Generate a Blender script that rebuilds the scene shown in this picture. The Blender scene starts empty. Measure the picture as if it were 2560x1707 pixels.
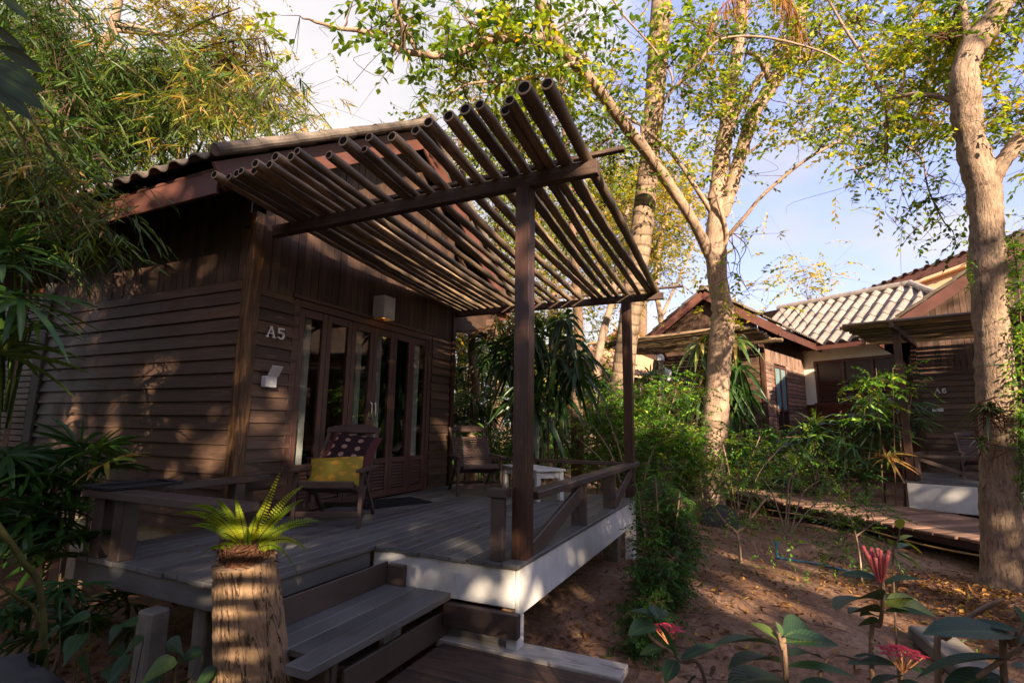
import bpy, bmesh, math, random
import numpy as np
from mathutils import Vector, Matrix

random.seed(7); RNG = np.random.default_rng(7)
sc = bpy.context.scene
R = math.radians
# ------------------------------------------------------------------ camera
F_PX, PITCH, ROLL, YAW = 1294.3, 0.15884, 0.01281, 0.43600
EYE = np.array([-3.1056, -4.0364, 0.8660])
fw = np.array([math.cos(PITCH)*math.cos(YAW), math.cos(PITCH)*math.sin(YAW), math.sin(PITCH)])
rt = np.array([math.sin(YAW), -math.cos(YAW), 0.0]); up = np.cross(rt, fw)
rt, up = math.cos(ROLL)*rt+math.sin(ROLL)*up, -math.sin(ROLL)*rt+math.cos(ROLL)*up
cam_d = bpy.data.cameras.new("camera"); cam = bpy.data.objects.new("camera", cam_d)
sc.collection.objects.link(cam); sc.camera = cam
cam_d.sensor_width = 36; cam_d.lens = 36*F_PX/2560; cam_d.clip_start = .05; cam_d.clip_end = 2000
cam.matrix_world = Matrix([[rt[i], up[i], -fw[i], EYE[i]] for i in range(3)]+[[0, 0, 0, 1]])
cam_d.dof.use_dof = True; cam_d.dof.focus_distance = 4.6; cam_d.dof.aperture_fstop = 5.6

def at(px, py, d):
    """world point seen at photo pixel (px,py), d metres along the view axis"""
    return EYE+(fw+rt*(px-1280)/F_PX-up*(py-853.5)/F_PX)*d
# ------------------------------------------------------------------ light
SUN_AZ, SUN_EL = R(218), R(19)
SUN = np.array([math.cos(SUN_EL)*math.cos(SUN_AZ), math.cos(SUN_EL)*math.sin(SUN_AZ), math.sin(SUN_EL)])
sl = bpy.data.lights.new("sun", 'SUN'); sl.energy = 5.0; sl.angle = R(.55); sl.color = (1, .79, .58)
so = bpy.data.objects.new("sun", sl); sc.collection.objects.link(so)
so.rotation_euler = Vector(SUN).to_track_quat('Z', 'Y').to_euler()
w = bpy.data.worlds.new("World"); sc.world = w; w.use_nodes = True
nt = w.node_tree; nt.nodes.clear()
def wn(t, **k):
    n = nt.nodes.new(t)
    for a, b in k.items(): setattr(n, a, b)
    return n
wo = wn('ShaderNodeOutputWorld'); bg = wn('ShaderNodeBackground'); bg.inputs[1].default_value = .10
sky = wn('ShaderNodeTexSky', sky_type='NISHITA', sun_disc=False); sky.sun_elevation = SUN_EL; sky.sun_rotation = R(90)-SUN_AZ
sky.air_density = 1.0; sky.dust_density = 1.5; sky.ozone_density = 1.5
tc = wn('ShaderNodeTexCoord'); mp = wn('ShaderNodeMapping'); mp.inputs['Scale'].default_value = (1, 1, 2.2)
nz = wn('ShaderNodeTexNoise'); nz.inputs['Scale'].default_value = 2.6; nz.inputs['Detail'].default_value = 9; nz.inputs['Roughness'].default_value = .58
nt.links.new(tc.outputs['Generated'], mp.inputs[0]); nt.links.new(mp.outputs[0], nz.inputs['Vector'])
cd = at(480, 60, 1)-EYE; cd /= np.linalg.norm(cd)
dt = wn('ShaderNodeVectorMath', operation='DOT_PRODUCT'); dt.inputs[1].default_value = cd
nt.links.new(tc.outputs['Generated'], dt.inputs[0])
mr = wn('ShaderNodeMapRange', interpolation_type='SMOOTHSTEP'); mr.inputs[1].default_value = .62; mr.inputs[2].default_value = .97; mr.inputs[3].default_value = -.06; mr.inputs[4].default_value = .42
nt.links.new(dt.outputs['Value'], mr.inputs[0])
ad = wn('ShaderNodeMath', operation='ADD'); nt.links.new(nz.outputs['Fac'], ad.inputs[0]); nt.links.new(mr.outputs[0], ad.inputs[1])
sx = wn('ShaderNodeSeparateXYZ'); nt.links.new(tc.outputs['Generated'], sx.inputs[0])
lo = wn('ShaderNodeMapRange'); lo.inputs[1].default_value = 0; lo.inputs[2].default_value = .5; lo.inputs[3].default_value = .33; lo.inputs[4].default_value = -.03
nt.links.new(sx.outputs['Z'], lo.inputs[0])
ad2 = wn('ShaderNodeMath', operation='ADD'); nt.links.new(ad.outputs[0], ad2.inputs[0]); nt.links.new(lo.outputs[0], ad2.inputs[1])
cr = wn('ShaderNodeValToRGB'); cr.color_ramp.elements[0].position = .52; cr.color_ramp.elements[1].position = .68
cd2 = at(2120, 640, 1)-EYE; cd2 /= np.linalg.norm(cd2)
dt2 = wn('ShaderNodeVectorMath', operation='DOT_PRODUCT'); dt2.inputs[1].default_value = cd2; nt.links.new(tc.outputs['Generated'], dt2.inputs[0])
mr2 = wn('ShaderNodeMapRange', interpolation_type='SMOOTHSTEP'); mr2.inputs[1].default_value = .93; mr2.inputs[2].default_value = 1.0; mr2.inputs[3].default_value = 0; mr2.inputs[4].default_value = .05; nt.links.new(dt2.outputs['Value'], mr2.inputs[0])
ad3 = wn('ShaderNodeMath', operation='ADD'); nt.links.new(ad2.outputs[0], ad3.inputs[0]); nt.links.new(mr2.outputs[0], ad3.inputs[1]); nt.links.new(ad3.outputs[0], cr.inputs[0])
tint = wn('ShaderNodeMix', data_type='RGBA', blend_type='MULTIPLY'); tint.inputs[0].default_value = 1; tint.inputs[7].default_value = (2.2, 1.75, 1.7, 1)
nt.links.new(sky.outputs[0], tint.inputs[6])
base = wn('ShaderNodeMix', data_type='RGBA'); base.inputs[0].default_value = .72; base.inputs[7].default_value = (1.42, 1.6, 3.15, 1)
nt.links.new(tint.outputs[2], base.inputs[6])
mx = wn('ShaderNodeMix', data_type='RGBA'); cn = wn('ShaderNodeTexNoise'); cn.inputs['Scale'].default_value = 1.7; cn.inputs['Detail'].default_value = 6; nt.links.new(mp.outputs[0], cn.inputs['Vector'])
c2 = wn('ShaderNodeValToRGB'); c2.color_ramp.elements[0].position = .36; c2.color_ramp.elements[1].position = .64; c2.color_ramp.elements[0].color = (2.45, 2.4, 2.6, 1); c2.color_ramp.elements[1].color = (3.5, 3.32, 3.25, 1)
nt.links.new(cn.outputs['Fac'], c2.inputs[0]); nt.links.new(c2.outputs[0], mx.inputs[7])
nt.links.new(cr.outputs[0], mx.inputs[0]); nt.links.new(base.outputs[2], mx.inputs[6])
nt.links.new(mx.outputs[2], bg.inputs[0]); nt.links.new(bg.outputs[0], wo.inputs[0])
vs = sc.view_settings; vs.view_transform = 'Standard'; vs.look = 'None'; vs.gamma = 1; vs.exposure = 1.75
sc.cycles.max_bounces = 8; sc.cycles.diffuse_bounces = 4; sc.cycles.transparent_max_bounces = 12; sc.cycles.use_denoising = True
sc.cycles.sample_clamp_indirect = 6; sc.cycles.caustics_reflective = False; sc.cycles.caustics_refractive = False

# ------------------------------------------------------------------ materials
class NM:
    def __init__(s, name):
        s.m = bpy.data.materials.new(name); s.m.use_nodes = True; s.t = s.m.node_tree
        s.b = s.t.nodes['Principled BSDF']; s.o = s.t.nodes['Material Output']
    def n(s, t, **k):
        x = s.t.nodes.new(t)
        for a, b in k.items(): setattr(x, a, b)
        return x
    def l(s, a, b): s.t.links.new(a, b)
    def coord(s, kind, scale):
        c = s.n('ShaderNodeTexCoord'); m = s.n('ShaderNodeMapping'); m.inputs['Scale'].default_value = scale
        s.l(c.outputs[kind], m.inputs[0]); return m.outputs[0]
    def noise(s, vec, scale, detail=4, rough=.55, dist=0):
        x = s.n('ShaderNodeTexNoise'); x.inputs['Scale'].default_value = scale; x.inputs['Detail'].default_value = detail
        x.inputs['Roughness'].default_value = rough; x.inputs['Distortion'].default_value = dist; s.l(vec, x.inputs['Vector']); return x.outputs['Fac']
    def ramp(s, fac, stops):
        x = s.n('ShaderNodeValToRGB'); e = x.color_ramp.elements
        while len(e) < len(stops): e.new(.5)
        for q, (p, c) in zip(e, stops): q.position = p; q.color = (*c, 1) if len(c) == 3 else c
        s.l(fac, x.inputs[0]); return x.outputs[0]
    def mix(s, fac, a, b, mode='MIX'):
        x = s.n('ShaderNodeMix', data_type='RGBA', blend_type=mode)
        for v, i in ((fac, 0), (a, 6), (b, 7)):
            if isinstance(v, (int, float)): x.inputs[i].default_value = v
            elif isinstance(v, tuple): x.inputs[i].default_value = (*v, 1)
            else: s.l(v, x.inputs[i])
        return x.outputs[2]
    def math(s, op, a, b=0.):
        x = s.n('ShaderNodeMath', operation=op)
        for i, v in enumerate((a, b)):
            if isinstance(v, (int, float)): x.inputs[i].default_value = v
            else: s.l(v, x.inputs[i])
        return x.outputs[0]
    def attr(s, name='rnd'):
        x = s.n('ShaderNodeAttribute', attribute_name=name); return x.outputs['Fac']
    def bump(s, h, strength=.4, dist=.01):
        x = s.n('ShaderNodeBump'); x.inputs['Strength'].default_value = strength; x.inputs['Distance'].default_value = dist
        s.l(h, x.inputs['Height']); s.l(x.outputs[0], s.b.inputs['Normal'])
    def fin(s, col, rough=.6, spec=.4):
        if isinstance(col, tuple): s.b.inputs['Base Color'].default_value = (*col, 1)
        else: s.l(col, s.b.inputs['Base Color'])
        if isinstance(rough, (int, float)): s.b.inputs['Roughness'].default_value = rough
        else: s.l(rough, s.b.inputs['Roughness'])
        s.b.inputs['Specular IOR Level'].default_value = spec
        return s.m

def sc3(c, k): return tuple(min(1., x*k) for x in c)
def wood(name, col, worn=None, wornamt=.5, rough=.55, grain=.5, bump=.25, spec=.4, var=.45):
    """boards: grain runs along u, each board has its own tone, worn patches show another colour"""
    s = NM(name); uv = s.coord('UV', (2.2, 46, 1)); ob = s.coord('Object', (1, 1, 1))
    g = s.noise(uv, 1.0, 6, .65, .3); big = s.noise(ob, 3.1, 5, .6)
    c = s.ramp(g, [(.25, sc3(col, 1-grain)), (.55, col), (.8, sc3(col, 1+grain*.9))])
    r = s.attr(); k = s.ramp(r, [(0, (1-var,)*3), (1, (1+var*.6, 1+var*.55, 1+var*.5))]); c = s.mix(1., c, k, 'MULTIPLY')
    c = s.mix(.55, c, s.ramp(big, [(.3, (.5, .48, .46)), (.7, (1.15, 1.1, 1.05))]), 'MULTIPLY')
    if worn:
        w1 = s.noise(s.coord('UV', (1.6, 14, 1)), 1.3, 7, .7, .6)
        f = s.ramp(w1, [(.62-wornamt*.3, (0, 0, 0)), (.72-wornamt*.3, (1, 1, 1))])
        c = s.mix(f, c, s.mix(g, sc3(worn, .7), worn))
    s.bump(g, bump, .004)
    return s.fin(c, s.ramp(big, [(.2, (rough-.1,)*3), (.8, (min(1, rough+.2),)*3)]), spec)

def paint(name, col, dirt=(.2, .17, .13), amt=.5, rough=.6, scale=2.5, streak=True):
    s = NM(name); ob = s.coord('Object', (1, 1, 1)); a = s.noise(ob, scale, 7, .65)
    st = s.noise(s.coord('Object', (9, 9, .9)), 1.0, 6, .6)
    f = s.ramp(a, [(.43, (0, 0, 0)), (.68, (amt,)*3)])
    c = s.mix(f, col, dirt)
    if streak: c = s.mix(s.ramp(st, [(.5, (0, 0, 0)), (.75, (amt*.7,)*3)]), c, sc3(dirt, 1.3))
    s.bump(s.noise(ob, 45, 4), .12, .004)
    return s.fin(c, rough, .35)

def bark(name, light, dark, vs=1.0, ring=0., bump=.8, moss=None, crack=0.):
    s = NM(name); uv = s.coord('UV', (9*vs, 34*vs, 1)); ob = s.coord('Object', (1, 1, 1))
    a = s.noise(uv, 1.0, 7, .68, .5); b = s.noise(ob, 4.5, 6, .62); f = s.noise(ob, 40, 3, .6)
    c = s.ramp(a, [(.28, dark), (.46, sc3(light, .72)), (.7, light)])
    c = s.mix(.7, c, s.ramp(b, [(.3, (.55, .52, .5)), (.65, (1.1, 1.08, 1.05))]), 'MULTIPLY')
    h = s.math('ADD', a, s.math('MULTIPLY', f, .4))
    if crack:
        q = s.noise(s.coord('UV', (2.6, 17*vs, 1)), 1.0, 5, .6, .8); q2 = s.math('ABSOLUTE', s.math('SUBTRACT', q, .5)); ck = s.ramp(q2, [(.004, (1, 1, 1)), (.028*crack, (0, 0, 0))])
        c = s.mix(ck, c, sc3(dark, .6)); h = s.math('SUBTRACT', h, s.math('MULTIPLY', ck, .8))
    if ring:
        wv = s.n('ShaderNodeTexWave', wave_type='BANDS', bands_direction='X'); wv.inputs['Scale'].default_value = ring
        wv.inputs['Distortion'].default_value = 1.6; wv.inputs['Detail'].default_value = 3; wv.inputs['Detail Scale'].default_value = 2
        s.l(s.coord('UV', (1, 1, 1)), wv.inputs['Vector'])
        c = s.mix(s.ramp(wv.outputs['Fac'], [(.80, (0, 0, 0)), (.97, (.75, .75, .75))]), c, sc3(dark, .8))
        h = s.math('ADD', h, s.math('MULTIPLY', wv.outputs['Fac'], -.7))
    if moss:
        c = s.mix(s.ramp(s.noise(ob, 2.3, 6, .7), [(.56, (0, 0, 0)), (.7, (.85, .85, .85))]), c, moss)
    s.bump(h, bump, .02)
    return s.fin(c, .9, .15)

def leafm(name, stops, trans=.4, rough=.42, vein=.12, spec=.4, gain=1.5, ribs=0):
    s = NM(name); r = s.attr(); c = s.ramp(r, stops)
    u = s.n('ShaderNodeSeparateXYZ'); s.l(s.coord('UV', (1, 1, 1)), u.inputs[0])
    mid = s.math('ABSOLUTE', s.math('SUBTRACT', u.outputs['Y'], .5))
    c2 = s.mix(s.ramp(mid, [(.0, (vein,)*3), (.07, (0, 0, 0))]), c, sc3(stops[-1][1], 1.5))
    ob = s.coord('Object', (1, 1, 1)); c2 = s.mix(.5, c2, s.ramp(s.noise(ob, 9, 3), [(.3, (.7, .72, .7)), (.7, (1.2, 1.15, 1.1))]), 'MULTIPLY')
    if ribs:
        q = s.math('FRACT', s.math('SUBTRACT', s.math('MULTIPLY', u.outputs['X'], 11.), s.math('MULTIPLY', mid, 7.))); q = s.math('ABSOLUTE', s.math('SUBTRACT', q, .5)); c2 = s.mix(s.ramp(q, [(0, (ribs,)*3), (.09, (0, 0, 0))]), c2, sc3(stops[-1][1], .8)); s.bump(q, .35, .004)
        c2 = s.mix(s.ramp(s.noise(ob, 55, 4, .7), [(.62, (0, 0, 0)), (.7, (.55,)*3)]), c2, (.10, .075, .04))
    s.fin(c2, rough, spec)
    tr = s.n('ShaderNodeBsdfTranslucent'); g = s.mix(1., c2, (gain*1.15, gain, gain*.35), 'MULTIPLY'); s.l(g, tr.inputs[0])
    m = s.n('ShaderNodeMixShader'); m.inputs[0].default_value = trans
    s.l(s.b.outputs[0], m.inputs[1]); s.l(tr.outputs[0], m.inputs[2]); s.l(m.outputs[0], s.o.inputs[0])
    return s.m
def plain(name, col, rough=.5, spec=.4, metal=0., emit=None):
    s = NM(name); ob = s.coord('Object', (1, 1, 1)); a = s.noise(ob, 14, 5)
    s.b.inputs['Metallic'].default_value = metal
    if emit: s.b.inputs['Emission Color'].default_value = (*emit[:3], 1); s.b.inputs['Emission Strength'].default_value = emit[3]
    return s.fin(s.mix(.35, col, s.ramp(a, [(.3, (.6,)*3), (.7, (1.2,)*3)]), 'MULTIPLY'), rough, spec)

M = {}
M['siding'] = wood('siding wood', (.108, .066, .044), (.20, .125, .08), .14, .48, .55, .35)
M['siding_sun'] = wood('sunlit weathered siding wood', (.25, .155, .115), (.36, .27, .21), .3, .65, .4, .35)  # paler copy of siding; sunlight is put into the weathered board colour
M['boards'] = wood('vertical board wood', (.098, .058, .039), (.17, .10, .064), .12, .55, .5, .3)
M['frame'] = wood('door frame wood', (.105, .050, .038), None, 0, .42, .35, .15, .5, .15)
M['post'] = wood('dark post wood', (.055, .026, .017), (.12, .052, .025), .22, .42, .55, .25)
M['corner'] = wood('worn corner post wood', (.085, .045, .022), (.23, .12, .045), .5, .5, .5, .3)
M['fascia'] = wood('fascia paint', (.145, .060, .045), (.10, .048, .036), .1, .5, .2, .1)
M['deck'] = wood('deck paint', (.138, .137, .131), (.16, .145, .13), .14, .40, .22, .18, .5, .3)
M['rail'] = wood('railing paint', (.078, .054, .043), (.05, .03, .026), .2, .45, .25, .12, .5, .2)
M['chair'] = wood('chair wood', (.090, .056, .047), (.13, .085, .07), .15, .42, .3, .12, .5, .25)
M['path'] = wood('boardwalk wood', (.27, .165, .115), (.17, .105, .075), .3, .75, .45, .4, .2, .5)
M['oldplank'] = wood('weathered plank wood', (.095, .058, .038), (.045, .028, .02), .45, .7, .6, .5, .3, .4)
M['whiteplank'] = wood('whitewashed plank', (.40, .365, .31), (.20, .165, .125), .32, .7, .25, .3, .3, .1)
M['beam'] = wood('weathered beam wood', (.075, .046, .032), (.16, .11, .08), .25, .65, .55, .45)
M['bamboo'] = wood('weathered bamboo', (.32, .23, .14), (.13, .10, .075), .40, .5, .4, .35, .4, .8)
M['hollow'] = plain('bamboo hollow', (.012, .009, .007), .9, .1)
M['white'] = paint('white render', (.58, .58, .56), (.30, .265, .20), .5, .7)
M['cream'] = paint('stained cream render', (.48, .44, .34), (.28, .16, .06), .6, .7)
M['whitewall'] = paint('greenish white wall', (.74, .76, .67), (.4, .4, .34), .3, .8)
M['peach'] = paint('peach render', (.72, .46, .27), (.5, .32, .2), .3, .8)
M['concrete'] = paint('old concrete', (.19, .165, .125), (.06, .055, .05), .9, .85, 5)
M['lampshell'] = paint('lamp shell', (.52, .48, .42), (.3, .25, .2), .3, .6, 8, False)
M['plastic'] = paint('white plastic', (.62, .62, .64), (.4, .4, .4), .2, .4, 6, False)
M['letter'] = paint('white letter', (.72, .71, .68), (.45, .42, .38), .5, .5, 14, False)
M['black'] = plain('black plastic', (.018, .02, .023), .35, .5)
M['mat'] = plain('rubber mat', (.014, .014, .015), .9, .2)
M['grey'] = paint('grey trim', (.16, .16, .155), (.08, .08, .075), .5, .7)
M['blue'] = plain('blue hose plastic', (.05, .26, .33), .4)
M['cable'] = plain('tan cable', (.34, .21, .08), .6)
M['hinge'] = plain('dull hinge metal', (.16, .12, .085), .45, .4, .8)
M['steel'] = plain('door handle metal', (.6, .57, .52), .25, .5, 1.)
M['amber'] = plain('amber lamp glow', (.9, .45, .1), .6, .3, 0., (1, .42, .08, .55))
M['curtain'] = plain('white curtain', (.62, .61, .57), .9, .1)
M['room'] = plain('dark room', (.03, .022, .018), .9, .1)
M['rock'] = paint('dark rock', (.06, .055, .05), (.02, .02, .018), .7, .9, 6, False)
M['wire'] = plain('green wire', (.03, .12, .07), .5)
M['acwhite'] = plain('white metal casing', (.78, .76, .72), .4)
M['red'] = plain('red sticker', (.6, .04, .05), .5)
M['glaze_blue'] = plain('frosted blue glass', (.16, .27, .27), .2, .6)
def glass():
    s = NM('window glass'); s.t.nodes.remove(s.b)
    t = s.n('ShaderNodeBsdfTransparent'); t.inputs[0].default_value = (.86, .88, .87, 1)
    g = s.n('ShaderNodeBsdfGlossy'); g.inputs['Roughness'].default_value = .015
    fr = s.n('ShaderNodeLayerWeight'); k = s.math('ADD', s.math('MULTIPLY', s.math('POWER', fr.outputs['Facing'], 3.), .6), .07)
    m = s.n('ShaderNodeMixShader'); s.l(k, m.inputs[0]); s.l(t.outputs[0], m.inputs[1]); s.l(g.outputs[0], m.inputs[2]); s.l(m.outputs[0], s.o.inputs[0]); return s.m
M['glass'] = glass()
def roofm(name, light, dark, moss):
    s = NM(name); ob = s.coord('Object', (1, 1, 1)); a = s.noise(ob, 3.5, 8, .7); f = s.noise(ob, 40, 5, .7)
    c = s.ramp(a, [(.3, dark), (.55, light), (.8, sc3(light, 1.25))]); c = s.mix(.5, c, s.ramp(f, [(.3, (.5,)*3), (.7, (1.25,)*3)]), 'MULTIPLY')
    c = s.mix(s.ramp(s.noise(ob, 1.8, 6, .7), [(.55, (0, 0, 0)), (.72, (.7,)*3)]), c, moss)
    k = s.ramp(s.attr(), [(0, (.75,)*3), (1, (1.15,)*3)]); c = s.mix(1., c, k, 'MULTIPLY'); s.bump(f, .35, .006); return s.fin(c, .9, .15)
M['roof'] = roofm('cement roof', (.19, .155, .125), (.09, .073, .06), (.10, .085, .065))
M['rooftile'] = roofm('grey roof tile', (.29, .25, .215), (.15, .13, .115), (.17, .15, .12))
M['roof_orange'] = roofm('orange roof tile', (.55, .34, .20), (.32, .18, .10), (.3, .2, .12))
def brickm():
    s = NM('laterite brick'); b = s.n('ShaderNodeTexBrick'); b.inputs['Scale'].default_value = 4.2; b.inputs['Mortar Size'].default_value = .012
    b.inputs['Color1'].default_value = (.16, .06, .028, 1); b.inputs['Color2'].default_value = (.085, .035, .02, 1); b.inputs['Mortar'].default_value = (.03, .018, .012, 1)
    s.l(s.coord('UV', (1, 1, 1)), b.inputs['Vector']); n = s.noise(s.coord('Object', (1, 1, 1)), 25, 6, .7)
    s.bump(n, .6, .02); return s.fin(s.mix(.7, b.outputs['Color'], s.ramp(n, [(.3, (.4,)*3), (.7, (1.3,)*3)]), 'MULTIPLY'), .95, .1)
M['brick'] = brickm()
def soil():
    s = NM('sandy soil'); ob = s.coord('Object', (1, 1, 1)); a = s.noise(ob, .9, 8, .65); f = s.noise(ob, 22, 7, .7); g = s.noise(ob, 120, 4, .7)
    c = s.ramp(a, [(.32, (.15, .085, .05)), (.5, (.30, .18, .112)), (.68, (.40, .265, .175))])
    c = s.mix(.85, c, s.ramp(f, [(.3, (.35, .32, .3)), (.68, (1.25, 1.2, 1.15))]), 'MULTIPLY')
    c = s.mix(.6, c, s.ramp(g, [(.3, (.5, .5, .5)), (.7, (1.3, 1.25, 1.2))]), 'MULTIPLY')
    s.bump(s.math('ADD', f, s.math('MULTIPLY', g, .5)), .7, .03); return s.fin(c, .95, .1)
M['soil'] = soil()
YL = (.50, .32, .035)
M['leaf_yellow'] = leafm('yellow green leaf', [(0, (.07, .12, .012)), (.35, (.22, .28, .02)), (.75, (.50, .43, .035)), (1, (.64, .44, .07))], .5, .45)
M['leaf_mid'] = leafm('mid green leaf', [(0, (.03, .085, .012)), (.35, (.11, .215, .016)), (.7, (.30, .38, .02)), (.93, (.50, .46, .02)), (1, (.58, .38, .03))], .5, .4)
M['leaf_small'] = leafm('small canopy leaf', [(0, (.05, .10, .014)), (.5, (.16, .22, .02)), (.8, (.36, .31, .03)), (1, (.46, .22, .035))], .5, .5)
M['leaf_bamboo'] = leafm('bamboo leaf', [(0, (.018, .055, .012)), (.5, (.075, .155, .022)), (.85, (.28, .30, .035)), (1, (.50, .32, .12))], .42, .45)
M['leaf_dark'] = leafm('dark glossy leaf', [(0, (.012, .034, .010)), (.6, (.030, .068, .018)), (.9, (.09, .13, .03)), (1, (.30, .22, .06))], .22, .4, .08, .28)
M['leaf_palm'] = leafm('fan palm leaf', [(0, (.016, .052, .014)), (.55, (.05, .125, .024)), (.9, (.14, .22, .03)), (1, (.36, .20, .06))], .3, .36, .05, .5)
M['leaf_drac'] = leafm('dracaena leaf', [(0, (.014, .046, .012)), (.5, (.04, .10, .020)), (.85, (.14, .21, .025)), (1, (.42, .30, .10))], .3, .35, .1, .5)
M['leaf_shrub'] = leafm('shrub leaf', [(0, (.02, .075, .010)), (.45, (.065, .195, .014)), (.85, (.17, .36, .018)), (1, (.36, .40, .025))], .45, .45)
M['leaf_fern'] = leafm('fern leaf', [(0, (.06, .17, .016)), (.5, (.17, .30, .018)), (1, (.50, .48, .03))], .45, .45)
M['leaf_ixora'] = leafm('leathery leaf', [(0, (.012, .034, .018)), (.6, (.026, .062, .030)), (.93, (.06, .11, .035)), (1, (.26, .30, .04))], .22, .45, .14, .22, 1.5, .22)
M['leaf_dry'] = leafm('dry leaf', [(0, (.07, .035, .018)), (.5, (.18, .085, .035)), (.85, (.30, .15, .045)), (1, (.42, .30, .06))], .2, .8, .1, .1)
M['flower'] = leafm('red petal', [(0, (.42, .02, .045)), (1, (.62, .06, .10))], .3, .5, .05, .3, 1.)
M['flower_bud'] = leafm('pink bud', [(0, (.50, .10, .10)), (.6, (.60, .16, .16)), (1, (.60, .32, .14))], .25, .5, .0, .3, 1.)
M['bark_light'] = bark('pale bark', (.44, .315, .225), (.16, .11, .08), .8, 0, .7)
M['bark_mid'] = bark('brown bark', (.26, .175, .115), (.07, .045, .03), 1., 0, .8)
M['bark_rough'] = bark('furrowed bark', (.42, .305, .215), (.13, .09, .065), 1.3, 0, .75, (.07, .06, .048), .3)
M['bark_palm'] = bark('ringed palm bark', (.34, .25, .17), (.12, .08, .055), .7, 1.7, .6)
M['bark_stump'] = bark('palm stump bark', (.44, .29, .17), (.09, .055, .034), 1.0, 0, .9, None, .5)
M['twig'] = bark('twig bark', (.17, .11, .075), (.06, .04, .03), 1., 0, .3)
M['fibre'] = bark('root fibre', (.16, .075, .040), (.03, .016, .01), 2., 0, .8)
M['stem'] = bark('green cane', (.10, .10, .03), (.07, .06, .022), .8, 2.0, .3)

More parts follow.
